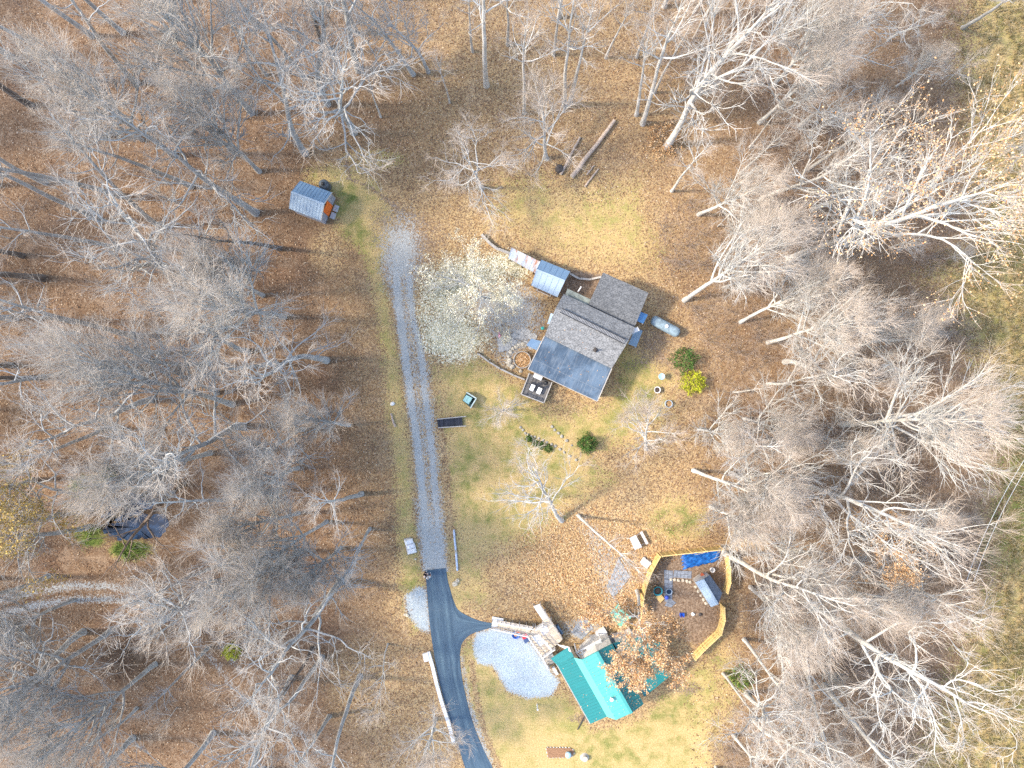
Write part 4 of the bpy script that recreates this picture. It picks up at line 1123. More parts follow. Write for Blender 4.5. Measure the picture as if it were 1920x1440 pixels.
# ---- grey shingled house
def grey_house():
    root = thing('grey_house', 'long grey shingled house with a flat blue-black roof on its lower side', 'house', W(1100, 620))
    A = [W(1042, 577, 4.7), W(1176, 643, 4.7), W(1191, 614, 3.5), W(1057, 551, 3.5)]
    B = [W(1021, 630, 3.5), W(1147, 691, 3.5), W(1176, 643, 4.7), W(1042, 577, 4.7)]
    ra = roof_piece('roof', root, A, 0.16, M_SHIN)
    rb = roof_piece('roof', root, B, 0.16, M_SHIN)
    v = MB()                                                     # ridge vent with dark louvres
    p, q = lerp(A[0], A[1], 0.07), lerp(A[0], A[1], 0.965)
    v.bar(p + Vector((0, 0, .03)), q + Vector((0, 0, .03)), .42, .09)
    v.build('ridge_vent', plain('vent_grey', (0.24, 0.24, 0.24), .8), ra)
    s = MB(); d = (q - p).normalized(); n = Vector((-d.y, d.x, 0))
    for k in (-1, 1): s.bar(p + n * .23 * k + Vector((0, 0, .085)), q + n * .23 * k + Vector((0, 0, .085)), .075, .03)
    L = (q - p).length
    for i in range(int(L / .16)): 
        c = p + d * (i * .16 + .08) + Vector((0, 0, .088)); s.bar(c - n * .2, c + n * .2, .035, .02)
    s.build('vent_louvres', M_BLACK, ra)
    pv = MB(); c = W(1117, 656, 4.25); pv.tube([c - Vector((0, 0, .3)), c + Vector((0, 0, .35))], .07, 10); pv.lathe(c - Vector((0, 0, .28)), [(.3, 0), (.1, .3)], 4)
    pv.build('vent_pipe', M_DARK_T, rb)
    C = [W(990, 692, 2.8), W(1120, 752, 2.8), W(1147, 691, 3.2), W(1021, 630, 3.2)]
    rc = roof_piece('flat_roof', root, C, 0.2, M_RUB)
    g = MB()
    g.bar(C[0] + Vector((0, 0, -.08)), C[1] + Vector((0, 0, -.08)), .13, .13)
    g.build('gutter', M_TRIM, rc)
    e = MB(); e.bar(C[0] + Vector((0, 0, .02)), C[3] + Vector((0, 0, .02)), .1, .08); e.bar(C[1] + Vector((0, 0, .02)), C[2] + Vector((0, 0, .02)), .1, .08)
    e.build('edge_trim', M_TRIM, rc)
    D = [W(1103, 571, 3.0), W(1190, 613, 3.0), W(1216, 549, 3.6), W(1131, 511, 3.6)]
    roof_piece('rear_roof', root, D, 0.16, M_SHIN2)
    E = [W(1060, 552, 2.9), W(1106, 574, 2.9), W(1111, 563, 2.95), W(1064, 541, 2.95)]
    roof_piece('rear_canopy', root, E, 0.06, plain('mossy_panel', (0.2, 0.22, 0.19), .7, .3, .3))
    wa, _ = wall_under(root, A, (.03, .97, 0, .9), 0, M_WSIDE, .16)
    wb, PB = wall_under(root, B, (.03, .97, .04, 1), 0, M_WSIDE, .16)
    wc, PC = wall_under(root, C, (.035, .965, .08, .97), 0, M_WSIDE, .2)
    wd, PD = wall_under(root, D, (.04, .96, .1, .93), 0, M_WSIDE, .16)
    for t in (.14, .44, .66, .86): window(root, PC[0], PC[1], t, .9, 1.0, 1.2, 1)
    window(root, PC[1], PC[2], .5, .9, .9, 1.1, 1)
    window(root, PC[3], PC[0], .45, .05, .95, 2.05, 1, True)
    window(root, PD[1], PD[2], .3, .05, .95, 2.05, 1, True)
    window(root, PD[2], PD[3], .5, 1, 1.4, 1.1, 1)
    # awnings and lean-to roofs
    def awning(name, pts, z0, z1, mat, posts=None):
        q = [W(*pts[0], z0), W(*pts[1], z0), W(*pts[2], z1), W(*pts[3], z1)]
        o = roof_piece(name, root, q, .06, mat)
        if posts:
            m = MB()
            for k in posts: m.tube([(q[k].x * .995, q[k].y, 0), (q[k].x * .995, q[k].y, q[k].z - .05)], .05, 8)
            m.build('awning_posts', M_TRIM, o)
    awning('entry_awning', [(987, 647), (1006, 657), (1017, 640), (996, 635)], 2.55, 2.75, M_BLUEM, (0, 3))
    awning('window_awning', [(1026, 607), (1034, 609), (1040, 590), (1033, 587)], 2.6, 3.1, metal_roof('pale_blue_metal', (0.45, 0.58, 0.68)))
    awning('rear_awning', [(1206, 607), (1215, 590), (1200, 584), (1193, 601)], 2.5, 3.0, metal_roof('deep_blue_metal', (0.07, 0.2, 0.42)), (0, 1))
    awning('porch_awning', [(1193, 651), (1205, 620), (1192, 615), (1178, 645)], 2.5, 3.0, M_BLUEM, (0, 1))
    h = MB(); c = W(1188, 621, 3.2); h.box(c - Vector((0, 0, .5)), (.45, 1.2, .5), R(-63)); h.build('window_unit', M_WHITE_P, root)
    # open side porch below: white balusters
    # chimney flue at the back
    f = MB(); c = W(1085, 545, 3.4); f.tube([Vector((c.x, c.y, 2.8)), c, c + Vector((.25, .4, .25))], .07, 8); f.build('flue', M_WHITE_P, root)
grey_house()

# ---- dark deck with railing
def side_deck():
    root = thing('deck', 'dark plank deck with a pale railing below the flat blue roof', 'deck', W(1005, 730))
    z = .75
    q = [W(977, 739, z), W(1019, 755, z), W(1034, 717, z), W(992, 700, z)]
    m = MB(); m.slab(*q, .12); m.build('deck_floor', M_DECK, root)
    for k in range(4):
        mb = MB(); c = lerp(q[k], (q[0] + q[2]) / 2, .04); mb.bar((c.x, c.y, 0), (c.x, c.y, z - .12), .13); mb.build('leg', M_TRIM, root)
    for a, b in ((0, 1), (1, 2), (3, 0)):
        rl = MB(); A, B = q[a], q[b]; n = 14
        rl.bar(A + Vector((0, 0, .95)), B + Vector((0, 0, .95)), .11, .05); rl.bar(A + Vector((0, 0, .12)), B + Vector((0, 0, .12)), .05, .05)
        for i in range(n + 1):
            p = lerp(A, B, .01 + .98 * i / n); w = .1 if i in (0, n // 2, n) else .035
            rl.bar(p + Vector((0, 0, .01)), p + Vector((0, 0, .92)), w)
        rl.build('railing', M_TRIM, root)
side_deck()

def lounger(px, py, rz, label):
    c = W(px, py, .75); c.z = .75
    root = thing('lounge_chair', label, 'chair', c, 'lounge chairs on the deck')
    d = Vector((math.cos(rz), math.sin(rz), 0)); n = Vector((-d.y, d.x, 0))
    f = MB()
    for sx in (-.26, .26):
        f.bar(c + n * sx - d * .45 + Vector((0, 0, .3)), c + n * sx + d * .45 + Vector((0, 0, .3)), .05)
    f.build('frame', M_BLACK, root)
    for sx in (-.26, .26):
        for sy in (-.42, .42):
            l = MB(); l.bar(c + n * sx + d * sy, c + n * sx + d * sy + Vector((0, 0, .29)), .045); l.build('leg', M_BLACK, root)
    s = MB(); s.slab(c - d * .4 - n * .23 + Vector((0, 0, .44)), c - d * .4 + n * .23 + Vector((0, 0, .44)), c + d * .3 + n * .23 + Vector((0, 0, .42)), c + d * .3 - n * .23 + Vector((0, 0, .42)), .11)
    s.build('cushion', plain('white_fabric', (.8, .82, .82), .9, .1, .06), root)
    b = MB(); b.slab(c + d * .3 - n * .23 + Vector((0, 0, .46)), c + d * .3 + n * .23 + Vector((0, 0, .46)), c + d * .55 + n * .23 + Vector((0, 0, .95)), c + d * .55 - n * .23 + Vector((0, 0, .95)), .08)
    b.build('backrest', M_CHAR, root)
lounger(998, 726, R(65), 'white cushioned chair on the dark deck, the one nearer the railing')
lounger(1011, 732, R(65), 'white cushioned chair on the dark deck, the one nearer the steps side')
b_ = thing('bench', 'white slatted bench against the house wall on the dark deck', 'bench', W(1008, 707, .75)); b_.location.z = .75
m = MB(); c = W(1008, 707, 1.2); m.box(c, (1.0, .42, .06), R(-24)); m.build('seat', M_WHITE_P, b_)
m = MB(); m.box(c + Vector((.08, .2, .1)), (1.0, .05, .4), R(-24)); m.build('backrest', M_WHITE_P, b_)
for sx in (-.42, .42):
    m = MB(); d = Vector((math.cos(R(-24)), math.sin(R(-24)), 0)) * sx; m.box(Vector((c.x, c.y, .75)) + d, (.06, .38, .45), R(-24)); m.build('leg', M_WHITE_P, b_)
g_ = thing('grill', 'small black grill on the dark deck beside the white chairs', 'grill', W(1023, 718, .75)); g_.location.z = .75
m = MB(); c = W(1023, 718, .75); m.lathe(Vector((c.x, c.y, 1.3)), [(0, 0), (.18, .05), (.26, .2), (.24, .32), (.12, .42), (0, .44)], 14); m.build('bowl', M_BLACK, g_, True)
for k in range(3):
    m = MB(); a = k * 2.09; m.tube([(c.x + .25 * math.cos(a), c.y + .25 * math.sin(a), .75), (c.x + .12 * math.cos(a), c.y + .12 * math.sin(a), 1.4)], .02, 6); m.build('leg', M_BLACK, g_)

# ---- metal-roofed woodshed left of the house and its rusty extension
def gable(name, label, cat, N, E, S_, Wp, ridge, z_e, z_r, mats, wallmat, th=.05, ribs=.6, ins=.07, open_front=False):
    """roof corners as pixels: N-E upper eave, Wp-S_ lower eave, ridge = (left,right)"""
    rl, rr = W(*ridge[0], z_r), W(*ridge[1], z_r)
    root = thing(name, label, cat, W((N[0] + S_[0]) / 2, (N[1] + S_[1]) / 2))
    A = [rl, rr, W(*E, z_e), W(*N, z_e)]; B = [W(*Wp, z_e), W(*S_, z_e), rr, rl]
    roof_piece('roof_slope', root, A, th, mats[0], ribs); roof_piece('roof_slope', root, B, th, mats[1], ribs)
    cap = MB(); cap.bar(rl + Vector((0, 0, .03)), rr + Vector((0, 0, .03)), .2, .05); cap.build('ridge_cap', mats[1], root)
    wa, PA = wall_under(root, A, (ins, 1 - ins, 0, 1 - ins), 0, wallmat, th)
    wb, PB = wall_under(root, B, (ins, 1 - ins, ins, 1), 0, wallmat, th)
    return root, A, B, PA, PB
ws, A, B, PA, PB = gable('woodshed', 'open woodshed with a blue-grey metal gable roof left of the grey house', 'shed', (1015, 487), (1069, 509), (1045, 557), (996, 535), ((1006, 506), (1059, 527)), 2.3, 3.0, (M_BLUEM, M_GALV), M_BSIDE)  # upper slope darker, lower paler: sun and shade put into one roof's colours
window(ws, PB[0], PB[1], .5, .05, 1.6, 1.9, 1, True)
lt = thing('rusty_lean_to', 'low lean-to with streaked rusty metal sheets beside the woodshed', 'lean-to', W(983, 490))
q = [W(953, 484, 1.9), W(1003, 512, 1.9), W(1014, 491, 2.2), W(959, 464, 2.2)]
roof_piece('metal_sheets', lt, q, .04, M_GALVR, .7)
for u in (.06, .5, .94):
    for v in (.1, .9):
        p = bil(*q, u, v); m = MB(); m.bar((p.x, p.y, 0), (p.x, p.y, p.z - .05), .1); m.build('post', M_DARK_T, lt)
m = MB(); P = [bil(*q, u, v) for u, v in ((.05, .86), (.95, .86), (.95, .95), (.05, .95))]; m.prism([(p.x, p.y) for p in P], 0, 1.85); m.build('back_wall', M_DARK_T, lt)
# low timber walls
def low_wall(name, label, pts, z, w, mat, cat='low wall'):
    root = thing(name, label, cat, W(*pts[0]))
    m = MB(); n = len(pts)
    for a, b in zip(pts[:-1], pts[1:]):
        A_, B_ = W(*a, z / 2), W(*b, z / 2); m.bar(A_, B_, w, z)
    m.build('boards', mat, root)
    c = MB()
    for a, b in zip(pts[:-1], pts[1:]): c.bar(W(*a, z) + Vector((0, 0, .025)), W(*b, z) + Vector((0, 0, .025)), w + .07, .045)
    c.build('cap_rail', M_TRIM, root)
    k = MB()
    for p in pts: q_ = W(*p, 0); k.bar(q_ + Vector((w, 0, 0)), q_ + Vector((w, 0, z + .1)), .1)
    k.build('posts', M_DARK_T, root)
low_wall('retaining_board', 'low weathered board wall running from the deck up-left round the patio', [(895, 662), (916, 678), (937, 691), (962, 703), (984, 712)], .4, .1, M_TRIM)
low_wall('retaining_board', 'low grey log wall trailing up-left from the rusty lean-to', [(903, 440), (918, 456), (931, 466), (943, 470), (957, 476)], .5, .22, M_TRIM)
low_wall('retaining_board', 'dark curb wall between the woodshed and the grey house', [(1069, 513), (1085, 522), (1105, 524), (1128, 519)], .35, .14, M_DARK_T)

# ---- small metal shed, upper left
sh, A, B, PA, PB = gable('garden_shed', 'small shed with a blue-grey metal gable roof and orange gable, upper left', 'shed', (563, 339), (623, 361), (602, 414), (542, 391), ((546, 360), (608, 383)), 2.3, 3.1, (M_BLUEM, M_GALV), plain('shed_grey', (.3, .31, .36), .7, .2), .05, .35, .05)  # shaded slope in the darker metal, sunlit slope in the paler one
e0, e1 = PB[1], PA[2]
d = Vector((e1.x - e0.x, e1.y - e0.y, 0)); n = Vector((d.y, -d.x, 0)).normalized()
m = MB()
def on_gable(t, z): return Vector((e0.x, e0.y, 0)) + d * t + n * .035 + Vector((0, 0, z))
m.prism([on_gable(.3, 0) - n * .03, on_gable(.7, 0) - n * .03, on_gable(.7, 0) + n * .03, on_gable(.3, 0) + n * .03], .1, 2.35)
do = m.build('door', plain('orange_paint', (.75, .17, .03), .6, .3, .1), sh)
m = MB(); m.tube([on_gable(.36, 1.1) + n * .03, on_gable(.36, 1.25) + n * .08], .025, 6); m.build('handle', M_BLACK, do)
for t, zz in ((.38, .0), (.66, .0)):
    m = MB(); c = on_gable(t, 0) + n * .45; m.box(c, (.7, .5, .22), math.atan2(d.y, d.x)); m.build('step', plain('concrete_step', (.42, .43, .44), .9), sh)
m = MB()
for a, b in ((PB[1], lerp(PB[1], PB[1], 0)),): pass
rk = MB(); rk.bar(A[1] + Vector((0, 0, .02)), A[2] + Vector((0, 0, .02)), .07, .06); rk.bar(B[1] + Vector((0, 0, .02)), B[2] + Vector((0, 0, .02)), .07, .06); rk.build('barge_board', M_TRIM, sh)
# rain tank
tk = thing('water_tank', 'round dark grey water tank behind the small upper left shed', 'tank', W(612, 351))
m = MB(); c = W(612, 351); m.lathe(c, [(.55, 0), (.58, .1), (.56, .2), (.58, .45), (.56, .6), (.58, .8), (.56, 1.0), (.55, 1.15), (.35, 1.32), (.18, 1.37), (.18, 1.42), (0, 1.44)], 28); m.build('tank_body', plain('dark_tank', (.085, .1, .115), .5, .35, .2), tk, True)
m = MB(); m.lathe(c + Vector((0, 0, 1.4)), [(.2, 0), (.2, .08), (0, .1)], 20); m.build('lid', M_BLACK, tk, True)

# ---- teal-roofed house
def teal_house():
    root = thing('teal_house', 'house with bright teal standing-seam metal roofs at the lower middle', 'house', W(1130, 1280))
    zr = 5.4
    RT, RB = W(1119, 1222, zr), W(1184, 1337, zr)
    BT, BB = W(1091, 1237, 4.35), W(1155, 1350, 4.35)
    QT, QB = W(1076, 1233, 3.75), W(1138, 1344, 3.75)
    LT, LB = W(1044, 1245, 3.1), W(1107, 1357, 3.1)
    PB_ = W(1138, 1343, 4.35)
    main = [BT, BB, RB, RT]
    roof_piece('roof', root, main, .14, M_TEAL_SUN, .45)
    roof_piece('valley_sheet', root, [QT, QB, BB + Vector((0, 0, -.03)), BT + Vector((0, 0, -.03))], .05, M_TEAL2)
    # east slope
    ET, EB = W(1148, 1207, 4.3), W(1207, 1320, 4.3)
    roof_piece('roof', root, [RT, RB, EB, ET], .14, M_TEAL, .45)
    cap = MB(); cap.bar(RT + Vector((0, 0, .04)), RB + Vector((0, 0, .04)), .3, .06); cap.build('ridge_cap', M_TEAL_SUN, root)
    LT, LB = W(1044, 1245, 3.3), W(1107, 1357, 3.3)
    pq = [LT, LB, QB + Vector((0, 0, -.03)), QT + Vector((0, 0, -.03))]
    roof_piece('porch_roof', root, pq, .12, M_TEAL, .32)
    pv = MB(); c = W(1146, 1309, 4.9); pv.tube([c - Vector((0, 0, .4)), c + Vector((0, 0, .35))], .09, 12); pv.lathe(c + Vector((0, 0, .3)), [(.12, 0), (.2, .05), (.18, .16), (0, .2)], 14); pv.build('vent_pipe', M_WHITE_P, root)
    # small front roof above the deck
    fq = [W(1032, 1236, 3.2), W(1044, 1246, 3.2), W(1076, 1231, 4.2), W(1066, 1212, 4.2)]
    fq = [W(1033, 1235, 3.2), W(1045, 1248, 3.25), W(1076, 1231, 3.9), W(1066, 1213, 3.9)]
    roof_piece('front_roof', root, fq, .1, M_TEAL, .35)
    gm = MB(); gm.slab(W(1067, 1213, 4.0), W(1071, 1223, 4.0), W(1050, 1212, 3.0), W(1044, 1208, 3.0), .06); gm.build('flashing', M_WHITE_P, root)
    # east wing, lower
    wq = [W(1207, 1303, 2.9), W(1242, 1285, 2.7), W(1243, 1205, 2.7), W(1168, 1208, 3.6)]
    wq = [W(1192, 1277, 3.4), W(1208, 1306, 3.3), W(1270, 1256, 2.7), W(1243, 1212, 2.7)]
    roof_piece('wing_roof', root, wq, .12, M_TEAL, .45)
    wq2 = [W(1150, 1206, 3.5), W(1192, 1277, 3.5), W(1243, 1212, 2.75), W(1225, 1190, 2.75)]
    roof_piece('wing_roof', root, wq2, .12, M_TEAL, .45)
    w1, P1 = wall_under(root, main, (.03, .97, .0, 1), 0, M_WSIDE, .14)
    w2, P2 = wall_under(root, [RT, RB, EB, ET], (.03, .97, 0, .92), 0, M_WSIDE, .14)
    w3, P3 = wall_under(root, wq, (.0, .96, .05, .95), 0, M_WSIDE, .12)
    w4, P4 = wall_under(root, wq2, (.06, 1, .05, .95), 0, M_WSIDE, .12)
    window(root, P1[0], P1[1], .25, .05, .95, 2.05, 1, True)
    for t in (.5, .75): window(root, P1[0], P1[1], t, 1, 1.1, 1.2, 1)
    window(root, P1[1], P1[2], .5, 1, 1.2, 1.2, 1)
    for i in range(6):
        p = lerp(LT, LB, .03 + .94 * i / 5); m = MB(); m.bar((p.x + .15, p.y + .05, 0), (p.x + .15, p.y + .05, p.z - .1), .12); m.build('porch_post', M_WHITE_P, root)
    fl = MB(); P = [bil(*pq, u, v) for u, v in ((.02, .06), (.98, .06), (.98, 1), (.02, 1))]; fl.prism([(p.x, p.y) for p in P], .0, .35); fl.build('porch_floor', M_DECKP, root)
    g = MB(); g.bar(LT + Vector((-.05, 0, -.1)), LB + Vector((-.05, 0, -.1)), .12, .1); g.build('gutter', M_TRIM, root)
    dp = MB(); p = LB + Vector((-.05, 0, -.15)); e = W(1083, 1368, .1)
    dp.tube([p, Vector((p.x, p.y, .3)), Vector((e.x, e.y, .08))], .06, 8); dp.build('downspout', M_DARK_T, root)
teal_house()
def roof_leaves():
    g = np.random.default_rng(21); c = []
    for q, n in (([W(1091, 1237, 4.35), W(1155, 1350, 4.35), W(1184, 1337, 5.4), W(1119, 1222, 5.4)], 45), ([W(1044, 1245, 3.3), W(1107, 1357, 3.3), W(1138, 1344, 3.72), W(1076, 1233, 3.72)], 18), ([W(1119, 1222, 5.4), W(1184, 1337, 5.4), W(1207, 1320, 4.3), W(1148, 1207, 4.3)], 160), ([W(990, 692, 2.8), W(1120, 752, 2.8), W(1147, 691, 3.2), W(1021, 630, 3.2)], 30), ([W(1021, 630, 3.5), W(1147, 691, 3.5), W(1176, 643, 4.7), W(1042, 577, 4.7)], 25), ([W(1192, 1277, 3.4), W(1208, 1306, 3.3), W(1270, 1256, 2.7), W(1243, 1212, 2.7)], 120)):
        c += [bil(*q, *g.uniform(.02, .98, 2)) + Vector((0, 0, .04)) for _ in range(n)]
    v, q, a = leaf_geo(g, np.array([tuple(x) for x in c]), .11, .85)
    link('roof_leaves', quad_mesh('roof_leaves', v, q, M_LTAN, {'rnd': a}, False), label='loose tan leaves fallen on the roofs of both houses', cat='fallen leaves', kind='stuff')
roof_leaves()

# ---- boardwalk and front decks
def rail(mb, a, b, h=.95, n=8, pw=.09, top=.1):
    a, b = Vector(a), Vector(b)
    mb.bar(a + Vector((0, 0, h)), b + Vector((0, 0, h)), top, .05)
    mb.bar(a + Vector((0, 0, h * .45)), b + Vector((0, 0, h * .45)), .05, .09)
    for i in range(n + 1):
        p = lerp(a, b, .01 + .98 * i / n); mb.bar(p, p + Vector((0, 0, h - .03)), pw)
def boardwalk():
    root = thing('boardwalk', 'pale wooden ramp with railings leading from the asphalt fork to the front deck', 'ramp', W(955, 1172))
    z0, z1 = .12, 1.0
    q = [W(922, 1174, z0), W(991, 1189, z1), W(1000, 1175, z1), W(923, 1161, z0)]
    m = MB(); m.slab(*q, .1); m.build('walkway', M_DECKP, root)
    m = MB(); rail(m, q[3], q[2], .95, 9); m.build('railing', M_WHITE_P, root)
    m = MB(); rail(m, q[0], q[1], .95, 9); m.build('railing', M_WHITE_P, root)
    m = MB()
    for i in range(7):
        for a, b in ((q[0], q[1]), (q[3], q[2])):
            p = lerp(a, b, i / 6); m.bar((p.x, p.y, 0), (p.x, p.y, max(p.z - .08, .04)), .1)
    m.build('posts', M_TRIM, root)
    m = MB(); L = [W(922, 1176, .18), W(943, 1174, .3), W(944, 1160, .3), W(923, 1156, .18)]; m.slab(L[0], L[1], L[2], L[3], .06); m.build('landing', M_WHITE_P, root)
boardwalk()
def front_deck():
    root = thing('front_deck', 'pale timber deck in front of the teal house with white railings', 'deck', W(1020, 1200))
    z = 1.0
    poly = [(990, 1190), (1004, 1176), (1018, 1167), (1034, 1163), (1054, 1200), (1040, 1212), (1016, 1228)]
    P = [W(x, y, z) for x, y in poly]
    m = MB(); m.prism([(p.x, p.y) for p in P], z - .12, z); fi = len(m.f) - len(P) - 1
    for i in range(2): m.uv[i] = [((p.x * .87 + p.y * .5), (p.x * -.5 + p.y * .87)) for p in (P if i else P[::-1])]
    m.build('deck_floor', M_DECKP, root)
    m = MB(); rail(m, P[0], P[6], .95, 7); m.build('railing', M_WHITE_P, root)
    m = MB(); rail(m, P[1], P[2], .95, 3); m.build('railing', M_WHITE_P, root)
    m = MB(); rail(m, P[6], P[5], .95, 9, .06); m.build('railing', M_WHITE_P, root)
    m = MB(); a, b = W(1008, 1185, z), W(1034, 1214, z); rail(m, a, b, .9, 4, .08, .14); m.build('railing', M_WHITE_P, root)
    for p in P: k = MB(); k.bar((p.x * .998, p.y * .998, 0), (p.x * .998, p.y * .998, z - .13), .14); k.build('leg', M_TRIM, root)
    # rug and boards lying on it
    for pts, mm, nm in (([(1012, 1180), (1024, 1172), (1030, 1183), (1018, 1192)], plain('pale_mat', (.72, .68, .66), .95, .05), 'floor_mat'),
                        ([(996, 1194), (1006, 1190), (1022, 1206), (1012, 1212)], M_WHITE_P, 'floor_mat')):
        k = MB(); k.prism([tuple(W(x, y, z)[:2]) for x, y in pts], z + .004, z + .03); k.build(nm, mm, root)
    # stair down to the gravel
    st = MB()
    for i in range(5):
        zz = z - .19 * (i + 1); a = W(1018 + i * 2.2, 1230 + i * 4, zz); b = W(1034 + i * 2.2, 1222 + i * 4, zz); st.bar(a, b, .3, .05)
    st.build('steps', M_TRIM, root)
    m = MB(); a, b = W(1017, 1229, z), W(1027, 1248, .15); rail(m, a, b, .95, 3); m.build('railing', M_WHITE_P, root)
front_deck()
def pergola():
    root = thing('long_plank_wall', 'long pale timber ramp wall slanting up-left from the front deck', 'ramp', W(1025, 1165))
    q = [W(1000, 1137, .9), W(1042, 1200, 1.05), W(1053, 1193, 1.05), W(1013, 1132, .9)]
    m = MB(); m.slab(*q, .1); m.build('walkway', M_DECKP, root)
    k = MB(); u = [bil(*q, t, s) for t, s in ((.0, .02), (.42, .02), (.42, .98), (.0, .98))]; k.slab(*[p + Vector((0, 0, .02)) for p in u], .015); k.build('white_sheet', M_WHITE_P, root)
    m = MB(); rail(m, q[3], q[2], .9, 6); m.build('railing', M_TRIM, root)
    m = MB()
    for i in range(5):
        for s in (.05, .95): p = bil(*q, i / 4 * .96 + .02, s); m.bar((p.x, p.y, 0), (p.x, p.y, p.z - .1), .1)
    m.build('posts', M_TRIM, root)
    root = thing('pergola', 'white grid of pergola beams behind the teal house front', 'pergola', W(1105, 1210))
    z = 2.6
    c = [(1080, 1226), (1098, 1234), (1132, 1216), (1124, 1197), (1084, 1216)]
    B = MB()
    g = [W(1080, 1224, z), W(1127, 1199, z), W(1133, 1211, z), W(1088, 1235, z)]
    for s in (0, .5, 1): B.bar(bil(*g, 0, s), bil(*g, 1, s), .14, .14)
    B.build('beams', M_WHITE_P, root)
    B = MB()
    for s in (.02, .2, .4, .6, .8, .98): B.bar(bil(*g, s, 0) + Vector((0, 0, .1)), bil(*g, s, 1) + Vector((0, 0, .1)), .09, .1)
    B.build('cross_beams', M_WHITE_P, root)
    for u in (.02, .98):
        for s in (.02, .98): p = bil(*g, u, s); B = MB(); B.bar((p.x, p.y, 0), (p.x, p.y, z - .08), .13); B.build('post', M_WHITE_P, root)
    B = MB(); B.slab(*[bil(*g, u, s) + Vector((0, 0, .2)) for u, s in ((.42, .02), (.98, .02), (.98, .5), (.42, .5))], .03); B.build('cover_sheet', plain('grey_sheet', (.42, .45, .45), .6, .3, .3), root)
    root = thing('walkway_boards', 'weathered plank walkway running up-right from the pergola', 'walkway', W(1150, 1185))
    q = [W(1122, 1200, .5), W(1135, 1218, .5), W(1184, 1186, .5), W(1180, 1178, .5)]
    m = MB(); m.slab(q[1], q[2], q[3], q[0], .09); m.build('planks', plain('old_planks', (.5, .46, .42), .85, .1, .3, 4), root)
    m = MB()
    for p in q: m.bar((p.x, p.y, 0), (p.x, p.y, .42), .1)
    m.build('posts', M_TRIM, root)
pergola()
# ------------------------------------------------------------------ yard of the teal house
def fence(name, label, pts, h, yard):
    root = thing(name, label, 'fence', W(*pts[0]))
    for a, b in zip(pts[:-1], pts[1:]):
        A, B = W(*a), W(*b)
        d = (B - A); L = d.length; d.normalize(); n = Vector((-d.y, d.x, 0))
        if n.dot(W(*yard) - A) < 0: n = -n
        m = MB(); k = 0; x = 0
        vs = [A, B]
        # boards: one sheet of planks with its own UV
        p = [A + n * .02, B + n * .02, B - n * .02, A - n * .02]
        zt = h
        m.add([(v.x, v.y, .05) for v in p] + [(v.x, v.y, zt) for v in p],
              [[3, 2, 1, 0], [4, 5, 6, 7], [0, 1, 5, 4], [2, 3, 7, 6], [1, 2, 6, 5], [3, 0, 4, 7]],
              {2: [(0, 0), (L, 0), (L, h), (0, h)], 3: [(0, 0), (L, 0), (L, h), (0, h)], 1: [(0, 0), (L, 0), (L, .1), (0, .1)]})
        m.build('board_panel', M_NEWW, root)
        r = MB()
        for z in (.35, 1.0, h - .2): r.bar(A + n * .06 + Vector((0, 0, z)), B + n * .06 + Vector((0, 0, z)), .09, .06, n)
        r.bar(A + Vector((0, 0, h + .02)), B + Vector((0, 0, h + .02)), .1, .035)
        r.build('rails', M_NEWR, root)
    for p in pts:
        q = W(*p); m = MB(); m.bar(q, q + Vector((0, 0, h + .08)), .14); m.build('post', M_NEWR, root)
YC = (1290, 1110)
fence('board_fence', 'new yellow pine fence along the top of the goat yard, above the blue tarp', [(1236, 1036), (1262, 1033), (1290, 1030), (1318, 1027), (1349, 1024)], 1.7, YC)
fence('board_fence', 'new yellow pine fence down the right side of the yard, behind the small coop', [(1357, 1038), (1361, 1060), (1361, 1085), (1356, 1104)], 1.7, YC)
fence('board_fence', 'new yellow pine fence at the lower right of the yard, below the small coop', [(1350, 1131), (1351, 1154), (1344, 1180), (1314, 1208), (1297, 1226)], 1.7, YC)
fence('board_fence', 'new yellow pine fence on the left side of the yard beside the paved path', [(1232, 1037), (1215, 1068), (1206, 1094), (1200, 1122), (1197, 1145)], 1.7, YC)

def coop():
    root, A, B, PA, PB = gable('chicken_coop', 'small coop with a pale metal roof slope and red front inside the yellow fence', 'coop', (1331, 1078), (1354, 1111), (1333, 1138), (1304, 1092), ((1318, 1086), (1346, 1133)), 1.7, 2.25, (plain('dark_coop_slope', (.09, .115, .16), .8, .2, .2), M_GALV), M_TRIM, .05, .75, .04)  # upper slope coloured darker than the lower one
    return root, PA, PB
# roof corner order in gable(): N-E upper eave, Wp-S lower eave
ck, PA, PB = coop()
m = MB(); c = W(1309, 1082, 0); m.box(c + Vector((.15, .1, .3)), (1.0, .35, .6), R(48)); m.build('nest_box', plain('red_paint', (.42, .1, .05), .7, .2, .25), ck)
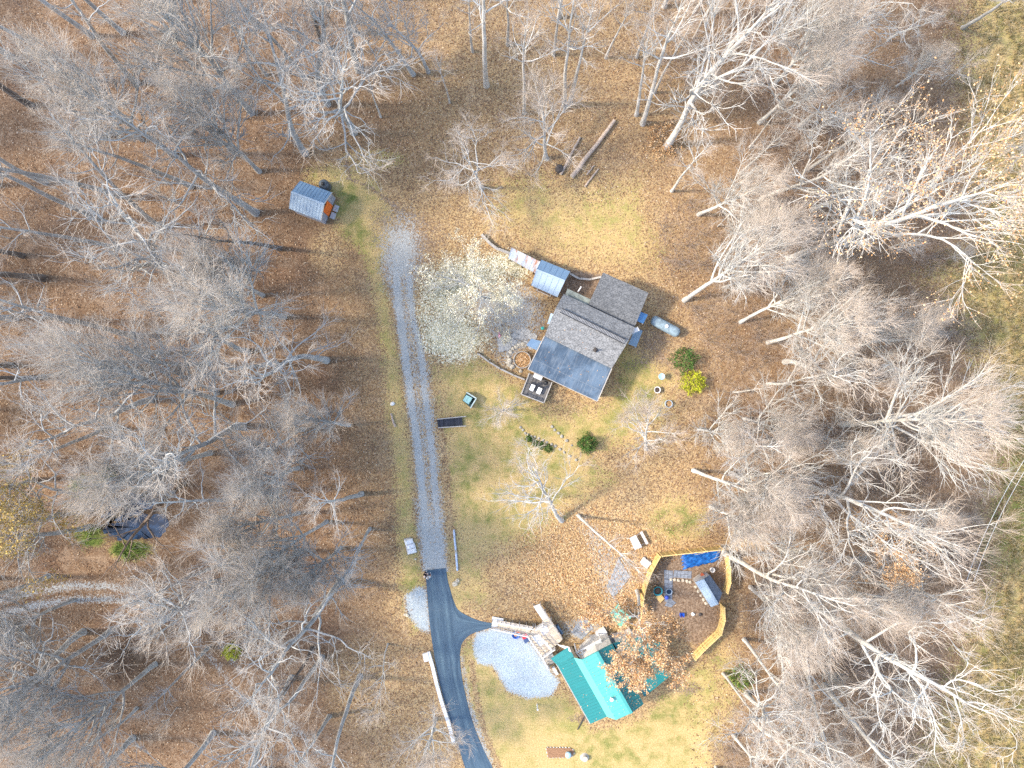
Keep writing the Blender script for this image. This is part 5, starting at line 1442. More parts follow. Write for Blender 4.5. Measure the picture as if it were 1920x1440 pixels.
# blue tarp, wrinkled, over a low frame
def tarp(name, label, pts, z, mat, seed, n=26, amp=.12):
    rg_ = np.random.default_rng(seed)
    a, b, c, d = [W(x, y, z) for x, y in pts]
    mb = MB(); vs = []
    ph = rg_.uniform(0, 6, 8)
    for i in range(n + 1):
        for j in range(n + 1):
            u, v = i / n, j / n
            p = bil(a, b, c, d, u, v)
            w = math.sin(u * 17 + ph[0] + 3 * v) * math.sin(v * 11 + ph[1]) * .5 + math.sin((u + v) * 23 + ph[2]) * .3 + rg_.uniform(-.3, .3)
            edge = min(u, v, 1 - u, 1 - v)
            zz = z * min(1, .25 + edge * 9) + amp * w
            k = amp * 1.2 * math.sin(u * 31 + v * 29 + ph[3]) if edge == 0 else 0
            vs.append((p.x + k, p.y + k * .7, max(.03, zz)))
    fs = [[i * (n + 1) + j, (i + 1) * (n + 1) + j, (i + 1) * (n + 1) + j + 1, i * (n + 1) + j + 1] for i in range(n) for j in range(n)]
    mb.add(vs, fs)
    o = mb.build(name, mat, None, True)
    return o
tt = NT('blue_tarp', .45, .35); pp = tt.pos()
tt.color(tt.mix(tt.mr(tt.noise(pp, 3, 4), .35, .7), (.004, .045, .2), (.015, .16, .5)))
o = tarp('blue_tarp', '', [(1283, 1068), (1348, 1053), (1352, 1029), (1277, 1037)], .3, tt.m, 3); tag(o, 'crumpled bright blue tarp under the top fence of the yard', 'tarp')
pl = thing('pole', 'thin pale pole lying across the blue tarp', 'pole', W(1305, 1038, .6)); pl.location.z = .62
m = MB(); m.tube([W(1303, 1040, .68), W(1318, 1037, .72), W(1332, 1031, .68)], .04, 7); m.build('shaft', M_TRIM, pl)
m = MB(); m.tube([W(1331, 1031.5, .69), W(1334, 1030.2, .69)], .055, 7); m.build('grip', M_BLACK, pl)
bk = thing('bucket', 'white bucket at the corner of the blue tarp near the coop', 'bucket', W(1334, 1067))
m = MB(); c = W(1334, 1067); m.lathe(c, [(0, .02), (.22, .02), (.28, .5), (.25, .5), (.2, .1), (0, .08)], 20); m.build('pail', M_WHITE_P, bk, True)
m = MB(); m.tube([c + Vector((.28 * math.cos(a), .28 * math.sin(a) * .3, .5 + .2 * math.sin(a))) for a in np.linspace(0, math.pi, 9)], .012, 5); m.build('handle', M_BLACK, bk)

def slab_thing(name, label, cat, pts, z, mat, h=.06, grid=None):
    m = MB()
    P = [W(x, y, z) for x, y in pts]
    if grid:
        nu, nv = grid
        rr = random.Random(len(label))
        for i in range(nu):
            for j in range(nv):
                e = .03
                q = [bil(*P, (i + e) / nu, (j + e) / nv), bil(*P, (i + 1 - e) / nu, (j + e) / nv), bil(*P, (i + 1 - e) / nu, (j + 1 - e) / nv), bil(*P, (i + e) / nu, (j + 1 - e) / nv)]
                m.prism([(p.x, p.y) for p in q], .0, z + rr.uniform(0, .02))
    else:
        m.prism([(p.x, p.y) for p in P], .0, z)
    return tag(m.build(name, mat), label, cat)
slab_thing('paved_path', 'dark slate paved strip along the top of the dirt yard', 'path', [(1262, 1083), (1296, 1085), (1297, 1071), (1264, 1069)], .05, M_SLATE, grid=(5, 2))['kind'] = 'structure'
slab_thing('paved_path', 'dark slate paved strip down the left of the dirt yard', 'path', [(1246, 1128), (1260, 1131), (1262, 1070), (1245, 1068)], .05, M_SLATE, grid=(2, 7))['kind'] = 'structure'
slab_thing('paved_path', 'dark slate paved patch at the foot of the yard strip', 'path', [(1246, 1136), (1258, 1139), (1268, 1130), (1255, 1121)], .045, M_SLATE, grid=(3, 2))['kind'] = 'structure'
slab_thing('paved_yard', 'pale grey paver terrace under the forked white tree', 'terrace', [(1137, 1100), (1150, 1122), (1182, 1082), (1160, 1046)], .05, M_PAVE, grid=(5, 7))['kind'] = 'structure'
slab_thing('paved_yard', 'blue-grey paved landing behind the teal house front', 'terrace', [(1070, 1185), (1090, 1200), (1112, 1178), (1096, 1152)], .05, M_PAVE, grid=(4, 5))['kind'] = 'structure'

# teal kettle shaped fire bowl / planter on a pallet
fb = thing('teal_tub', 'round teal tub on the paved strip inside the yellow fence', 'tub', W(1232, 1106))
m = MB(); c = W(1232, 1106); m.lathe(c, [(0, .02), (.38, .02), (.5, .55), (.46, .58), (.4, .3), (0, .28)], 24); m.build('tub_wall', plain('teal_plastic', (.02, .3, .36), .5, .35, .2), fb, True)
m = MB(); m.lathe(c + Vector((0, 0, .36)), [(.41, 0), (.25, .1), (0, .14)], 18); m.build('soil', plain('dark_soil', (.07, .05, .04), .95, .05, .3, 9), fb, True)
pt_ = thing('pallet', 'new pine pallet just below the teal tub', 'pallet', W(1238, 1121))
m = MB()
g = [W(1229, 1120, .16), W(1238, 1130, .16), W(1246, 1122, .16), W(1237, 1112, .16)]
for i in range(6): m.bar(bil(*g, (i + .5) / 6, 0), bil(*g, (i + .5) / 6, 1), .15, .03)
m.build('slats', M_NEWR, pt_)
m = MB()
for s in (.05, .5, .95): m.bar(bil(*g, 0, s) - Vector((0, 0, .08)), bil(*g, 1, s) - Vector((0, 0, .08)), .08, .12)
m.build('runners', M_NEWR, pt_)
def ball(name, label, px, py, r, mat, z=0):
    root = thing(name, label, 'ball', W(px, py, z))
    m = MB(); n = 12; m.lathe(W(px, py, z), [(math.sin(math.pi * i / n) * r, r - math.cos(math.pi * i / n) * r) for i in range(n + 1)], 20); m.build('shell', mat, root, True)
    m = MB(); m.lathe(W(px, py, z) + Vector((0, 0, r)), [(r * 1.01, -.03), (r * 1.015, .0), (r * 1.01, .03)], 20); m.build('band', M_WHITE_P, root, True)
ball('ball', 'blue ball on the slate path below the teal tub', 1249, 1119, .24, plain('blue_gloss', (.05, .09, .5), .3, .5), .05)
pn = thing('dog_bowl', 'grey metal bowl on the slate path beside the blue ball', 'bowl', W(1254, 1109))
m = MB(); m.lathe(W(1254, 1109, .05), [(0, .02), (.3, .02), (.36, .2), (.32, .2), (.26, .06), (0, .05)], 22); m.build('basin', M_GALV, pn, True)
m = MB(); m.lathe(W(1254, 1109, .05), [(.27, .12), (0, .125)], 20); m.build('water', M_WATER, pn)
cr = thing('crate', 'small blue plastic crate on the bare dirt of the yard', 'crate', W(1278, 1152))
m = MB(); c = W(1278, 1152)
for a, s in (((.22, 0), (.03, .4)), ((-.22, 0), (.03, .4)), ((0, .2), (.41, .03)), ((0, -.2), (.41, .03))): m.box(c + Vector((a[0], a[1], .02)), (s[0], s[1], .3), 0)
m.build('sides', plain('blue_plastic', (.02, .1, .5), .4, .4), cr); m = MB(); m.box(c, (.4, .37, .03)); m.build('base', plain('blue_plastic', (.02, .1, .5)), cr)
rr = random.Random(3)
for px, py, r, lab in ((1299, 1151, .22, 'white stone on the bare dirt of the yard right of the blue crate'), (1313, 1152, .2, 'dark stone on the bare dirt of the yard, furthest right')):
    o = MB().rock(W(px, py), r, rr).build('rock', M_WHITE_P if 'white' in lab else M_DARK_T); tag(o, lab, 'rock')
# edging stones of the yard
for i, (px, py) in enumerate([(1258, 1086), (1265, 1087), (1272, 1088), (1280, 1088), (1288, 1090), (1294, 1091), (1304, 1100), (1309, 1108), (1314, 1116), (1319, 1124), (1324, 1131)]):
    o = MB().rock(W(px, py), .17 + .04 * rr.random(), rr).build('edging_stone', plain('buff_stone', (.5, .44, .34), .9, .1, .3, 6)); tag(o, 'buff edging stone bordering the bare dirt inside the yellow fence', 'stone', 'edging stones of the dirt yard')
wt = tarp('white_sheet', '', [(1201, 1056), (1214, 1068), (1224, 1056), (1208, 1045)], .35, M_WHITE_P, 8, 14, .08); tag(wt, 'crumpled white sheet outside the left yard fence', 'sheet')
tb = thing('picnic_table', 'grey picnic table with one bench above the white sheet', 'table', W(1192, 1017))
g = [W(1180, 1009, .75), W(1190, 1031, .75), W(1204, 1026, .75), W(1192, 1003, .75)]
m = MB()
for i in range(5): m.bar(bil(*g, 0, (i + .5) / 5), bil(*g, 1, (i + .5) / 5), .155, .045)
m.build('table_top', plain('silvered_wood', (.5, .5, .5), .85, .1, .2, 5), tb)
m = MB(); off = Vector((.62, .28, -.32)); m.bar((g[2] + off) , (g[3] + off), .3, .05); m.build('bench_seat', plain('silvered_wood', (.5, .5, .5)), tb)
for t in (.1, .9):
    m = MB(); a, b = bil(*g, t, .1), bil(*g, t, .9); m.bar((a.x - .3, a.y - .1, 0), (a.x + .15, a.y + .1, .72), .08); m.bar((b.x + .75, b.y + .3, 0), (b.x - .1, b.y, .72), .08); m.build('leg', M_TRIM, tb)
# green slide
sl = thing('play_slide', 'pale green ribbed plastic sheet roof half hidden by leaves behind the teal house', 'canopy', W(1160, 1155))
g = [W(1141, 1152, 1.2), W(1163, 1176, 1.2), W(1183, 1158, 1.7), W(1160, 1132, 1.7)]
roof_piece('green_sheet', sl, g, .04, metal_roof('mint_sheet', (.16, .5, .38)), .3)
for p in g: m = MB(); m.bar((p.x, p.y, 0), (p.x, p.y, p.z - .06), .08); m.build('post', M_TRIM, sl)
for px, py, lab in ((1083, 1171, 'dark grey storage bin between the plank ramp and the paved landing'), ):
    bx = thing('storage_bin', lab, 'bin', W(1046, 1179)); m = MB(); m.box(W(1046, 1179), (1.0, .6, .7), R(-57)); m.build('bin_body', plain('slate_plastic', (.05, .09, .15), .5, .3), bx); m = MB(); m.box(W(1046, 1179) + Vector((0, 0, .7)), (1.06, .66, .08), R(-57)); m.build('lid', plain('slate_lid', (.07, .12, .19), .5, .3), bx)
# white box and chimney-like things on the boards
wb = thing('white_box', 'white chest on the weathered planks right of the paved landing', 'chest', W(1126, 1183)); m = MB(); m.box(W(1126, 1183), (1.1, .55, .6), R(33)); m.build('chest_body', M_WHITE_P, wb); m = MB(); m.box(W(1126, 1183) + Vector((0, 0, .6)), (1.15, .6, .07), R(33)); m.build('lid', M_WHITE_P, wb)
# tub with orange ball beside the ramp, and red boxes
rg2 = thing('paddling_pool', 'round blue tub holding an orange ball below the ramp railing', 'tub', W(967, 1189))
m = MB(); c = W(967, 1189); m.lathe(c, [(0, .02), (.36, .02), (.42, .35), (.38, .37), (.33, .08), (0, .06)], 22); m.build('tub_wall', plain('blue_plastic', (.02, .1, .5)), rg2, True)
m = MB(); m.lathe(c, [(.34, .12), (0, .125)], 20); m.build('water', plain('pale_water', (.2, .3, .4), .2, .5), rg2)
ball('ball', 'orange ball lying in the round blue tub below the ramp', 967, 1189, .16, plain('orange_gloss', (.8, .2, .05), .35, .5), .2)
for px, py, rz, c_, lab in ((984, 1191, R(25), (.5, .03, .04), 'red box tucked below the ramp end by the front deck'), (972, 1181, R(-12), (.42, .09, .04), 'rust-red box under the ramp railing above the blue tub'), (987, 1198, R(30), (.05, .08, .17), 'navy box beside the red one below the front deck')):
    bx = thing('storage_box', lab, 'box', W(px, py)); m = MB(); m.box(W(px, py), (.55, .4, .4), rz); m.build('box_body', plain('box_%d' % px, c_), bx); m = MB(); m.box(W(px, py) + Vector((0, 0, .4)), (.6, .45, .05), rz); m.build('lid', plain('boxlid_%d' % px, tuple(x * 1.25 for x in c_)), bx)
wd = thing('propane_bottle', 'white gas bottle rack standing at the porch corner of the teal house', 'gas bottle', W(1027, 1246))
m = MB(); m.lathe(W(1027, 1247), [(0, 0), (.2, .02), (.2, .8), (.12, .95), (.05, 1.0), (.05, 1.1), (0, 1.1)], 18); m.build('bottle', M_WHITE_P, wd, True)
m = MB(); m.lathe(W(1027, 1247) + Vector((0, 0, .96)), [(.12, 0), (.13, .14), (.11, .14), (.1, 0)], 16); m.build('collar', M_WHITE_P, wd, True)
pw2 = thing('porch_plank', 'short white board leaning on the porch edge of the teal house', 'board', W(1041, 1259))
m = MB(); m.bar(W(1037, 1251, .5), W(1045, 1265, .2), .3, .05); m.build('board', M_WHITE_P, pw2)
m = MB(); m.bar(W(1036.5, 1250, .55), W(1037.6, 1252, .5), .34, .08); m.build('end_cleat', M_TRIM, pw2)
# front lawn bits
mk = thing('marker_post', 'short white pipe post on the lawn below the gravel pad', 'post', W(1007, 1321))
m = MB(); c = W(1007, 1320); m.tube([c, c + Vector((.02, -.15, 1.0))], .07, 12); m.build('pipe', M_WHITE_P, mk)
m = MB(); m.tube([c + Vector((.02, -.15, .98)), c + Vector((.02, -.15, 1.1))], .1, 12); m.build('cap', M_WHITE_P, mk)
gb = thing('garden_bed', 'stone-edged leaf-filled bed on the front lawn', 'garden bed', W(1045, 1411))
P = [W(1024, 1401), W(1028, 1420), W(1071, 1419), W(1077, 1409), (W(1070, 1402))]
m = MB(); m.prism([(p.x, p.y) for p in P], 0, .12); m.build('soil', plain('leafy_soil', (.27, .15, .085), .95, .05, .4, 9), gb)
m = MB()
for k in range(5):
    a, b = P[k], P[(k + 1) % 5]; L = (b - a).length
    for i in range(int(L / .32)): m.rock(lerp(a, b, (i + .5) / int(L / .32)), .12, rr)
m.build('stone_edge', plain('pale_stone', (.5, .46, .4), .9, .1, .25, 5), gb)
ld = thing('well_cap', 'round pale blue well lid at the right end of the stone-edged bed', 'lid', W(1065, 1412))
m = MB(); m.lathe(W(1065, 1412), [(.28, .1), (.3, .42), (.33, .42), (.33, .5), (.1, .56), (0, .56)], 26); m.build('lid_dome', plain('pale_blue', (.35, .52, .6), .5, .3), ld, True)
m = MB(); m.lathe(W(1065, 1412) + Vector((0, 0, .55)), [(.06, 0), (.06, .05), (0, .06)], 12); m.build('knob', M_WHITE_P, ld, True)
sp = thing('stump', 'weathered tree stump on the front lawn right of the stone-edged bed', 'stump', W(1096, 1420))
m = MB(); m.lathe(W(1096, 1420), [(.5, 0), (.36, .12), (.3, .3), (.31, .42)], 12); m.build('bark', M_TRIM, sp, True); m = MB(); m.lathe(W(1096, 1420), [(.3, .42), (0, .425)], 12); m.build('cut_face', plain('cut_wood', (.55, .47, .36), .9), sp)

# ------------------------------------------------------------------ grey house yard
pt = thing('propane_tank', 'long pale blue-grey propane tank right of the grey house', 'tank', W(1247, 612))
a, b = W(1229, 602, .75), W(1266, 622, .75); d = (b - a).normalized(); rad = .56
pr = [(0, 0), (.2, .02), (.38, .09), (.5, .22), (.555, .4), (.56, .5)]
pts = [a + d * (y - .5 + 0) for _, y in pr] ; rs = [max(r, .01) for r, _ in pr]
pts += [b - d * (y - .5) for _, y in pr[::-1]]; rs += [max(r, .01) for r, _ in pr[::-1]]
m = MB(); m.tube(pts, rs, 24); m.build('tank_shell', plain('tank_paint', (.22, .29, .33), .5, .35, .3, 2.5), pt, True)
c = lerp(a, b, .52) + Vector((0, 0, rad - .03)); m = MB(); m.lathe(c, [(.2, -.05), (.2, .14), (.14, .2), (0, .21)], 18); m.build('valve_dome', M_WHITE_P, pt, True)
for t in (.15, .85):
    m = MB(); p = lerp(a, b, t); m.box(Vector((p.x, p.y, 0)), (.25, .9, .28), math.atan2(d.y, d.x)); m.build('footing', plain('concrete', (.4, .4, .39), .9), pt)
rt = thing('round_planter', 'round grey-rimmed planter full of brown leaves left of the flat blue roof', 'planter', W(979, 675))
c = W(979, 675); m = MB(); m.lathe(c, [(.93, 0), (.95, .6), (.95, .66), (.86, .66), (.86, .4)], 40); m.build('planter_wall', M_TRIM, rt, True)
m = MB(); m.lathe(c, [(.87, .5), (.4, .56), (0, .57)], 30); m.build('leaf_fill', plain('leaf_fill', (.34, .2, .09), .95, .05, .5, 9), rt)
v, q, a_ = leaf_geo(rg, np.stack([c.x + rg.normal(0, .38, 260), c.y + rg.normal(0, .38, 260), np.full(260, .62)], -1), .15, .9)
k_ = np.hypot(v[::4, 0] - c.x, v[::4, 1] - c.y) < .85
me = quad_mesh('loose_leaves', np.array(v) - np.array([c.x, c.y, 0]), q[k_], M_LTAN, {'rnd': a_}, False); o = bpy.data.objects.new('loose_leaves', me); col.objects.link(o); o.parent = rt
stn = plain('buff_stone', (.5, .44, .34))
for i, (px, py, r) in enumerate([(955, 676, .3), (953, 668, .2), (957, 660, .24), (962, 654, .22), (968, 650, .26), (974, 647, .24), (981, 645, .28), (987, 648, .2), (951, 680, .18), (976, 696, .22), (960, 688, .3), (955, 684, .24)]):
    o = MB().rock(W(px, py), r, rr).build('boulder', stn); tag(o, 'buff stone in the ring round the leaf-filled planter', 'stone', 'stones round the planter')
for i in range(26):
    px, py = rr.uniform(932, 1002), rr.uniform(622, 662)
    if abs(px - 979) < 20 and py > 650: continue
    mb = MB(); n_ = 7; r_ = rr.uniform(.28, .5); ph = rr.uniform(0, 6); p0 = W(px, py)
    poly = [(p0.x + r_ * rr.uniform(.7, 1.1) * math.cos(ph + 6.283 * j / n_), p0.y + r_ * rr.uniform(.7, 1.1) * math.sin(ph + 6.283 * j / n_)) for j in range(n_)]
    mb.prism(poly, 0, .035 + i * .0015); o = mb.build('flagstone', plain('flagstone', (.42, .4, .36), .9, .1, .25, 4)); tag(o, 'irregular grey flagstone set in the patio left of the grey house', 'flagstone', 'patio flagstones')
# pink garden figure
fg = thing('flamingo', 'pink flamingo-like garden ornament on the patio', 'ornament', W(937, 631))
c = W(937, 631)
m = MB(); m.tube([c + Vector((-.05, .2, .7)), c + Vector((0, 0, .78)), c + Vector((.05, -.3, .7))], [.06, .2, .04], 10); m.build('body', plain('pink', (.8, .35, .45), .5), fg, True)
m = MB(); m.tube([c + Vector((-.05, .2, .72)), c + Vector((-.07, .38, 1.0)), c + Vector((-.04, .3, 1.2)), c + Vector((0, .4, 1.15))], [.05, .04, .05, .02], 8); m.build('neck', plain('pink', (.8, .35, .45)), fg, True)
for s in (-.06, .06): m = MB(); m.tube([c + Vector((s, 0, 0)), c + Vector((s, 0, .65))], .015, 6); m.build('leg', M_BLACK, fg)
gl = thing('gazing_globe', 'small turquoise glass globe in the bed by the house wall', 'ornament', W(1017, 616))
m = MB(); m.lathe(W(1017, 616), [(math.sin(math.pi * i / 10) * .2, .45 - math.cos(math.pi * i / 10) * .2) for i in range(11)], 16); m.build('globe', plain('turquoise', (.03, .4, .36), .15, .6), gl, True); m = MB(); m.lathe(W(1017, 616), [(.16, 0), (.07, .15), (.1, .27)], 12); m.build('stand', M_TRIM, gl)
pl2 = thing('white_urn', 'white round pot on the lawn below the propane tank', 'pot', W(1231, 731)); c = W(1231, 731)
m = MB(); m.lathe(c, [(0, .02), (.2, .02), (.34, .4), (.38, .5), (.32, .5), (.26, .4), (0, .36)], 20); m.build('pot_wall', M_WHITE_P, pl2, True); m = MB(); m.lathe(c, [(.3, .42), (0, .45)], 16); m.build('soil', plain('dark_soil', (.07, .05, .04)), pl2)
fr = thing('fire_ring', 'grey metal ring with leaves on the lawn right of the pale tree', 'fire ring', W(1253, 757)); c = W(1253, 757)
m = MB(); m.lathe(c, [(.42, 0), (.43, .3), (.37, .3), (.36, .02)], 26); m.build('ring_wall', M_GALV, fr, True); m = MB(); m.lathe(c, [(.37, .1), (0, .14)], 20); m.build('ash', plain('leaf_fill', (.34, .2, .09)), fr)
bt = thing('bird_bath', 'pale blue bird bath on the lawn above the white pot', 'bird bath', W(1238, 706)); c = W(1238, 706)
m = MB(); m.lathe(c, [(.2, 0), (.08, .1), (.07, .6), (.12, .68)], 14); m.build('pedestal', M_TRIM, bt, True); m = MB(); m.lathe(c, [(0, .66), (.3, .7), (.36, .8), (.33, .8), (.26, .74), (0, .73)], 20); m.build('basin', plain('pale_blue', (.35, .52, .6)), bt, True)

# leafy bushes: dense little leaves on a mound
def bush(px, py, r, h, mat, label, n=2600, size=.13, group=None, name='evergreen_bush'):
    root = thing(name, label, 'bush', W(px, py), group)
    g = np.random.default_rng(int(px * 7 + py))
    c = np.array(W(px, py))
    d = unit(g.normal(size=(n, 3))); d[:, 2] = np.abs(d[:, 2])
    lob = 1 + .26 * np.sin(d[:, 0] * 7 + px) * np.sin(d[:, 1] * 6 + py) + .2 * np.sin(d[:, 2] * 9 + d[:, 0] * 5) + .12 * np.sin(d[:, 1] * 15 + d[:, 0] * 13)
    rad = g.uniform(.55, 1.0, n) ** .5 * lob
    p = d * rad[:, None] * np.array([r, r, h])
    v, q, a = leaf_geo(g, p, size)
    o = bpy.data.objects.new('foliage', quad_mesh('foliage', v, q, mat, {'rnd': a}, False)); col.objects.link(o); o.parent = root
    P = []
    for k in range(9):
        az, e = g.uniform(0, 6.28), g.uniform(.4, 1.4)
        dd = np.array([math.cos(az) * math.cos(e) * r, math.sin(az) * math.cos(e) * r, math.sin(e) * h]) * .8
        P.append(np.stack([dd * t for t in (0, .5, 1)]))
    v, q, a = tubes(np.array(P), np.tile(np.array([.03, .02, .01]), (9, 1)), 5)
    o = bpy.data.objects.new('stems', quad_mesh('stems', v, q, M_BROWN, {'tip': a})); col.objects.link(o); o.parent = root
bush(1281, 676, 1.3, 2.2, M_GREEN, 'round dark green bush below the propane tank')
bush(1298, 717, 1.25, 1.8, M_LIME, 'bright lime yellow bush just below the round dark green one', name='lime_bush')
bush(1100, 831, 1.0, 1.7, M_GREEN, 'rounded green bush alone on the lawn below the grey house')
for i, (px, py, r) in enumerate([(991, 822, .36), (1003, 831, .4), (1014, 835, .44), (1027, 841, .46)]):
    bush(px, py, r, .6, M_GREEN, ['smallest green shrub at the upper left end of the low hedge row', 'second green shrub of the hedge row from its upper left end', 'dark green shrub, third in the hedge row beside the stone edging', 'green shrub at the lower right end of the hedge row'][i], 600, .11, 'green shrubs of the low hedge row')
bush(1385, 1268, 1.3, 1.6, M_GLUSH, 'light green shrub by the right edge of the front lawn', 1500, .16)
bush(437, 1218, .9, 1.3, M_LIME, 'small yellow-green shrub beside the forest track', 900, .14)
bush(205, 887, .8, .9, M_GLUSH, 'green shrub just above the dark pond', 900, .16)
bush(1245, 262, 1.9, 1.2, M_LTAN, 'copper leaved shrub at the foot of the massive white tree', 1500, .17, name='copper_bush')
bush(868, 1372, .01, .01, M_LTAN, '') if False else None
for i, (px, py) in enumerate([(976, 801), (980, 806), (985, 812), (990, 815), (996, 818), (1003, 819), (1010, 822), (1018, 826), (1025, 829), (1034, 833), (1041, 836), (1050, 842), (1058, 848), (1035, 800), (1040, 806), (1047, 812), (1053, 818), (1062, 826), (1072, 835), (1068, 855), (1080, 862)]):
    o = MB().rock(W(px, py), .12 + .08 * rr.random(), rr).build('border_stone', plain('field_stone', (.36, .33, .28), .9, .1, .3, 6)); tag(o, 'pale field stone in the edging line beside the low hedge row', 'stone', 'stones edging the lawn beds')

# ------------------------------------------------------------------ drive side
gbx = thing('storage_chest', 'dark green open-fronted chest with a pale teal lid beside the gravel drive', 'chest', W(879, 750))
zl = .75
L = [W(868, 750.5, zl), W(878.5, 758, zl), W(885.5, 746.5, zl), W(874.5, 740.5, zl)]
m = MB(); m.prism([(p.x, p.y) for p in L], 0, zl - .06); m.build('chest_body', plain('dark_green', (.03, .06, .055), .6), gbx)
m = MB(); m.prism([(p.x, p.y) for p in [lerp(p, (L[0] + L[2]) / 2, -.04) for p in L]], zl - .055, zl); m.build('lid', plain('pale_teal', (.25, .44, .43), .6, .3, .2, 5), gbx)
F = [W(874.5, 735.5, .95), W(893, 747, .95), W(882, 765, .95)]
for a, b in ((0, 1), (1, 2)):
    m = MB(); m.bar(F[a] - Vector((0, 0, .47)), F[b] - Vector((0, 0, .47)), .06, .9); m.bar(F[a], F[b], .13, .05); m.build('screen_wall', plain('grey_green', (.4, .48, .46), .7), gbx)
m = MB(); P = [W(874.5, 736, .06), W(892, 747, .06), W(882, 764, .06), W(867, 751, .06)]; m.prism([(p.x, p.y) for p in P], 0, .06); m.build('floor_panel', plain('dark_green', (.03, .06, .055)), gbx)
fb2 = thing('footbridge', 'charcoal plank footbridge with pale side rails beside the gravel drive', 'footbridge', W(845, 792))
q = [W(821, 802, .25), W(867, 798, .25), W(866, 782, .25), W(819.5, 786, .25)]
m = MB(); m.slab(*q, .08); m.build('planks', planks('charcoal_planks', (.04, .042, .052), .15), fb2)
for a, b in ((q[0], W(874, 798.5, .3)), (q[3], W(874, 780.5, .3))):
    m = MB(); m.bar(a + Vector((0, 0, .08)), b + Vector((0, 0, .08)), .1, .12); m.build('side_rail', M_TRIM, fb2)
m = MB(); m.bar(q[1] + Vector((0, 0, .04)), q[2] + Vector((0, 0, .04)), .08, .06); m.build('end_cleat', M_CHAR, fb2)
ps = thing('sack_pallet', 'pallet of white sacks on the left verge of the gravel drive', 'pallet', W(769, 1024))
g = [W(764, 1041, .15), W(781, 1037, .15), W(769, 1007, .15), W(757, 1010, .15)]
m = MB()
for i in range(7): m.bar(bil(*g, 0, (i + .5) / 7), bil(*g, 1, (i + .5) / 7), .2, .03)
for s in (.06, .5, .94): m.bar(bil(*g, s, 0) - Vector((0, 0, .08)), bil(*g, s, 1) - Vector((0, 0, .08)), .1, .1)
m.build('pallet', M_TRIM, ps)
msk = plain('white_sack', (.72, .7, .68), .8, .15, .12, 5)
for i in range(3):
    for j in range(2):
        c = bil(*g, .42 + .36 * j + (.05 if i == 1 else 0), .2 + .28 * i); m = MB()
        vs = []
        n_ = 8
        for a in range(n_ + 1):
            for b in range(n_ + 1):
                u, w = a / n_ * 2 - 1, b / n_ * 2 - 1
                hgt = .28 * (1 - u ** 4) ** .6 * (1 - w ** 4) ** .6
                x, y = u * .34, w * .28; rz = R(15 + rr.uniform(-6, 6) * 0)
                vs.append((c.x + x * math.cos(rz) - y * math.sin(rz), c.y + x * math.sin(rz) + y * math.cos(rz), .18 + hgt))
        m.add(vs, [[a * 9 + b, (a + 1) * 9 + b, (a + 1) * 9 + b + 1, a * 9 + b + 1] for a in range(8) for b in range(8)])
        m.build('sack', msk, ps, True)
pp2 = thing('drain_pipe', 'long pale blue-grey pipe lying right of the gravel drive end', 'pipe', W(854, 1030))
m = MB(); m.tube([W(851, 993, .14), W(852.5, 1012, .14), W(855, 1035, .14), W(857.5, 1070, .14)], .12, 12); m.build('pipe', plain('pipe_grey', (.42, .48, .58), .5, .3, .25, 3), pp2, True)
m = MB(); m.tube([W(854.6, 1031, .14), W(855.3, 1037, .14)], .15, 12); m.build('coupling', M_TRIM, pp2, True)
wbd = thing('board_stack', 'long white boards laid end to end along the left asphalt edge', 'boards', W(820, 1300))
m = MB(); pts = [(803, 1222), (811, 1249), (819, 1283), (827, 1312), (833, 1331), (841, 1355), (851, 1392)]
for a, b in zip(pts[:-1], pts[1:]): m.bar(W(*a, .15), W(*b, .15), .38, .28)
m.build('board', M_WHITE_P, wbd)
m = MB(); c = W(799, 1232, .2); m.box(Vector((c.x, c.y, 0)), (.6, .9, .35), R(12)); m.build('end_block', M_WHITE_P, wbd)
for a, b, r, lab in ((W(1087, 257, .2), W(1051, 327, .2), .17, 'slim brown log, left of the pair lying at the top of the clearing'), (W(1152, 226, .28), W(1072, 332, .28), .27, 'thick grey-brown log, right of the pair lying at the top of the clearing'),
                     (W(1122, 317, .12), W(1097, 350, .12), .12, 'thin short log lowest right of the thick log'), (W(1114, 310, .1), W(1100, 327, .1), .1, 'thinnest stick right of the thick log'), (W(733, 775, .12), W(741, 800, .12), .14, 'short pale log on the left verge of the gravel drive')):
    lg = thing('log', lab, 'log', lerp(a, b, .5)); lg.location.z = 0
    pts = [lerp(a, b, t) + Vector((rr.uniform(-.05, .05), rr.uniform(-.05, .05), 0)) for t in np.linspace(0, 1, 8)]
    m = MB(); m.tube(pts, [r * (.72 + .28 * i / 7) for i in range(8)], 10, False); m.build('bark', plain('log_bark', (.42, .33, .26), .9, .1, .3, 4, bump=.6, bsc=14), lg, True)
    m = MB(); d = (b - a).normalized(); m.tube([b - d * .01, b + d * .015], r * .99, 10); m.tube([a + d * .01, a - d * .015], r * .71, 10); m.build('cut_face', plain('cut_wood', (.55, .47, .36)), lg)
st_ = thing('stump', 'dark upturned stump beside the slim brown log', 'stump', W(1048, 318)); m = MB(); m.rock(W(1048, 318), .5, rr, .8); m.build('root_ball', M_DARK_T, st_)
m = MB()
for k in range(6): a = k * 1.05; c = W(1048, 318); m.tube([c + Vector((.3 * math.cos(a), .3 * math.sin(a), .3)), c + Vector((.75 * math.cos(a), .75 * math.sin(a), .15 + .3 * rr.random()))], [.07, .02], 6)
m.build('roots', M_DARK_T, st_)
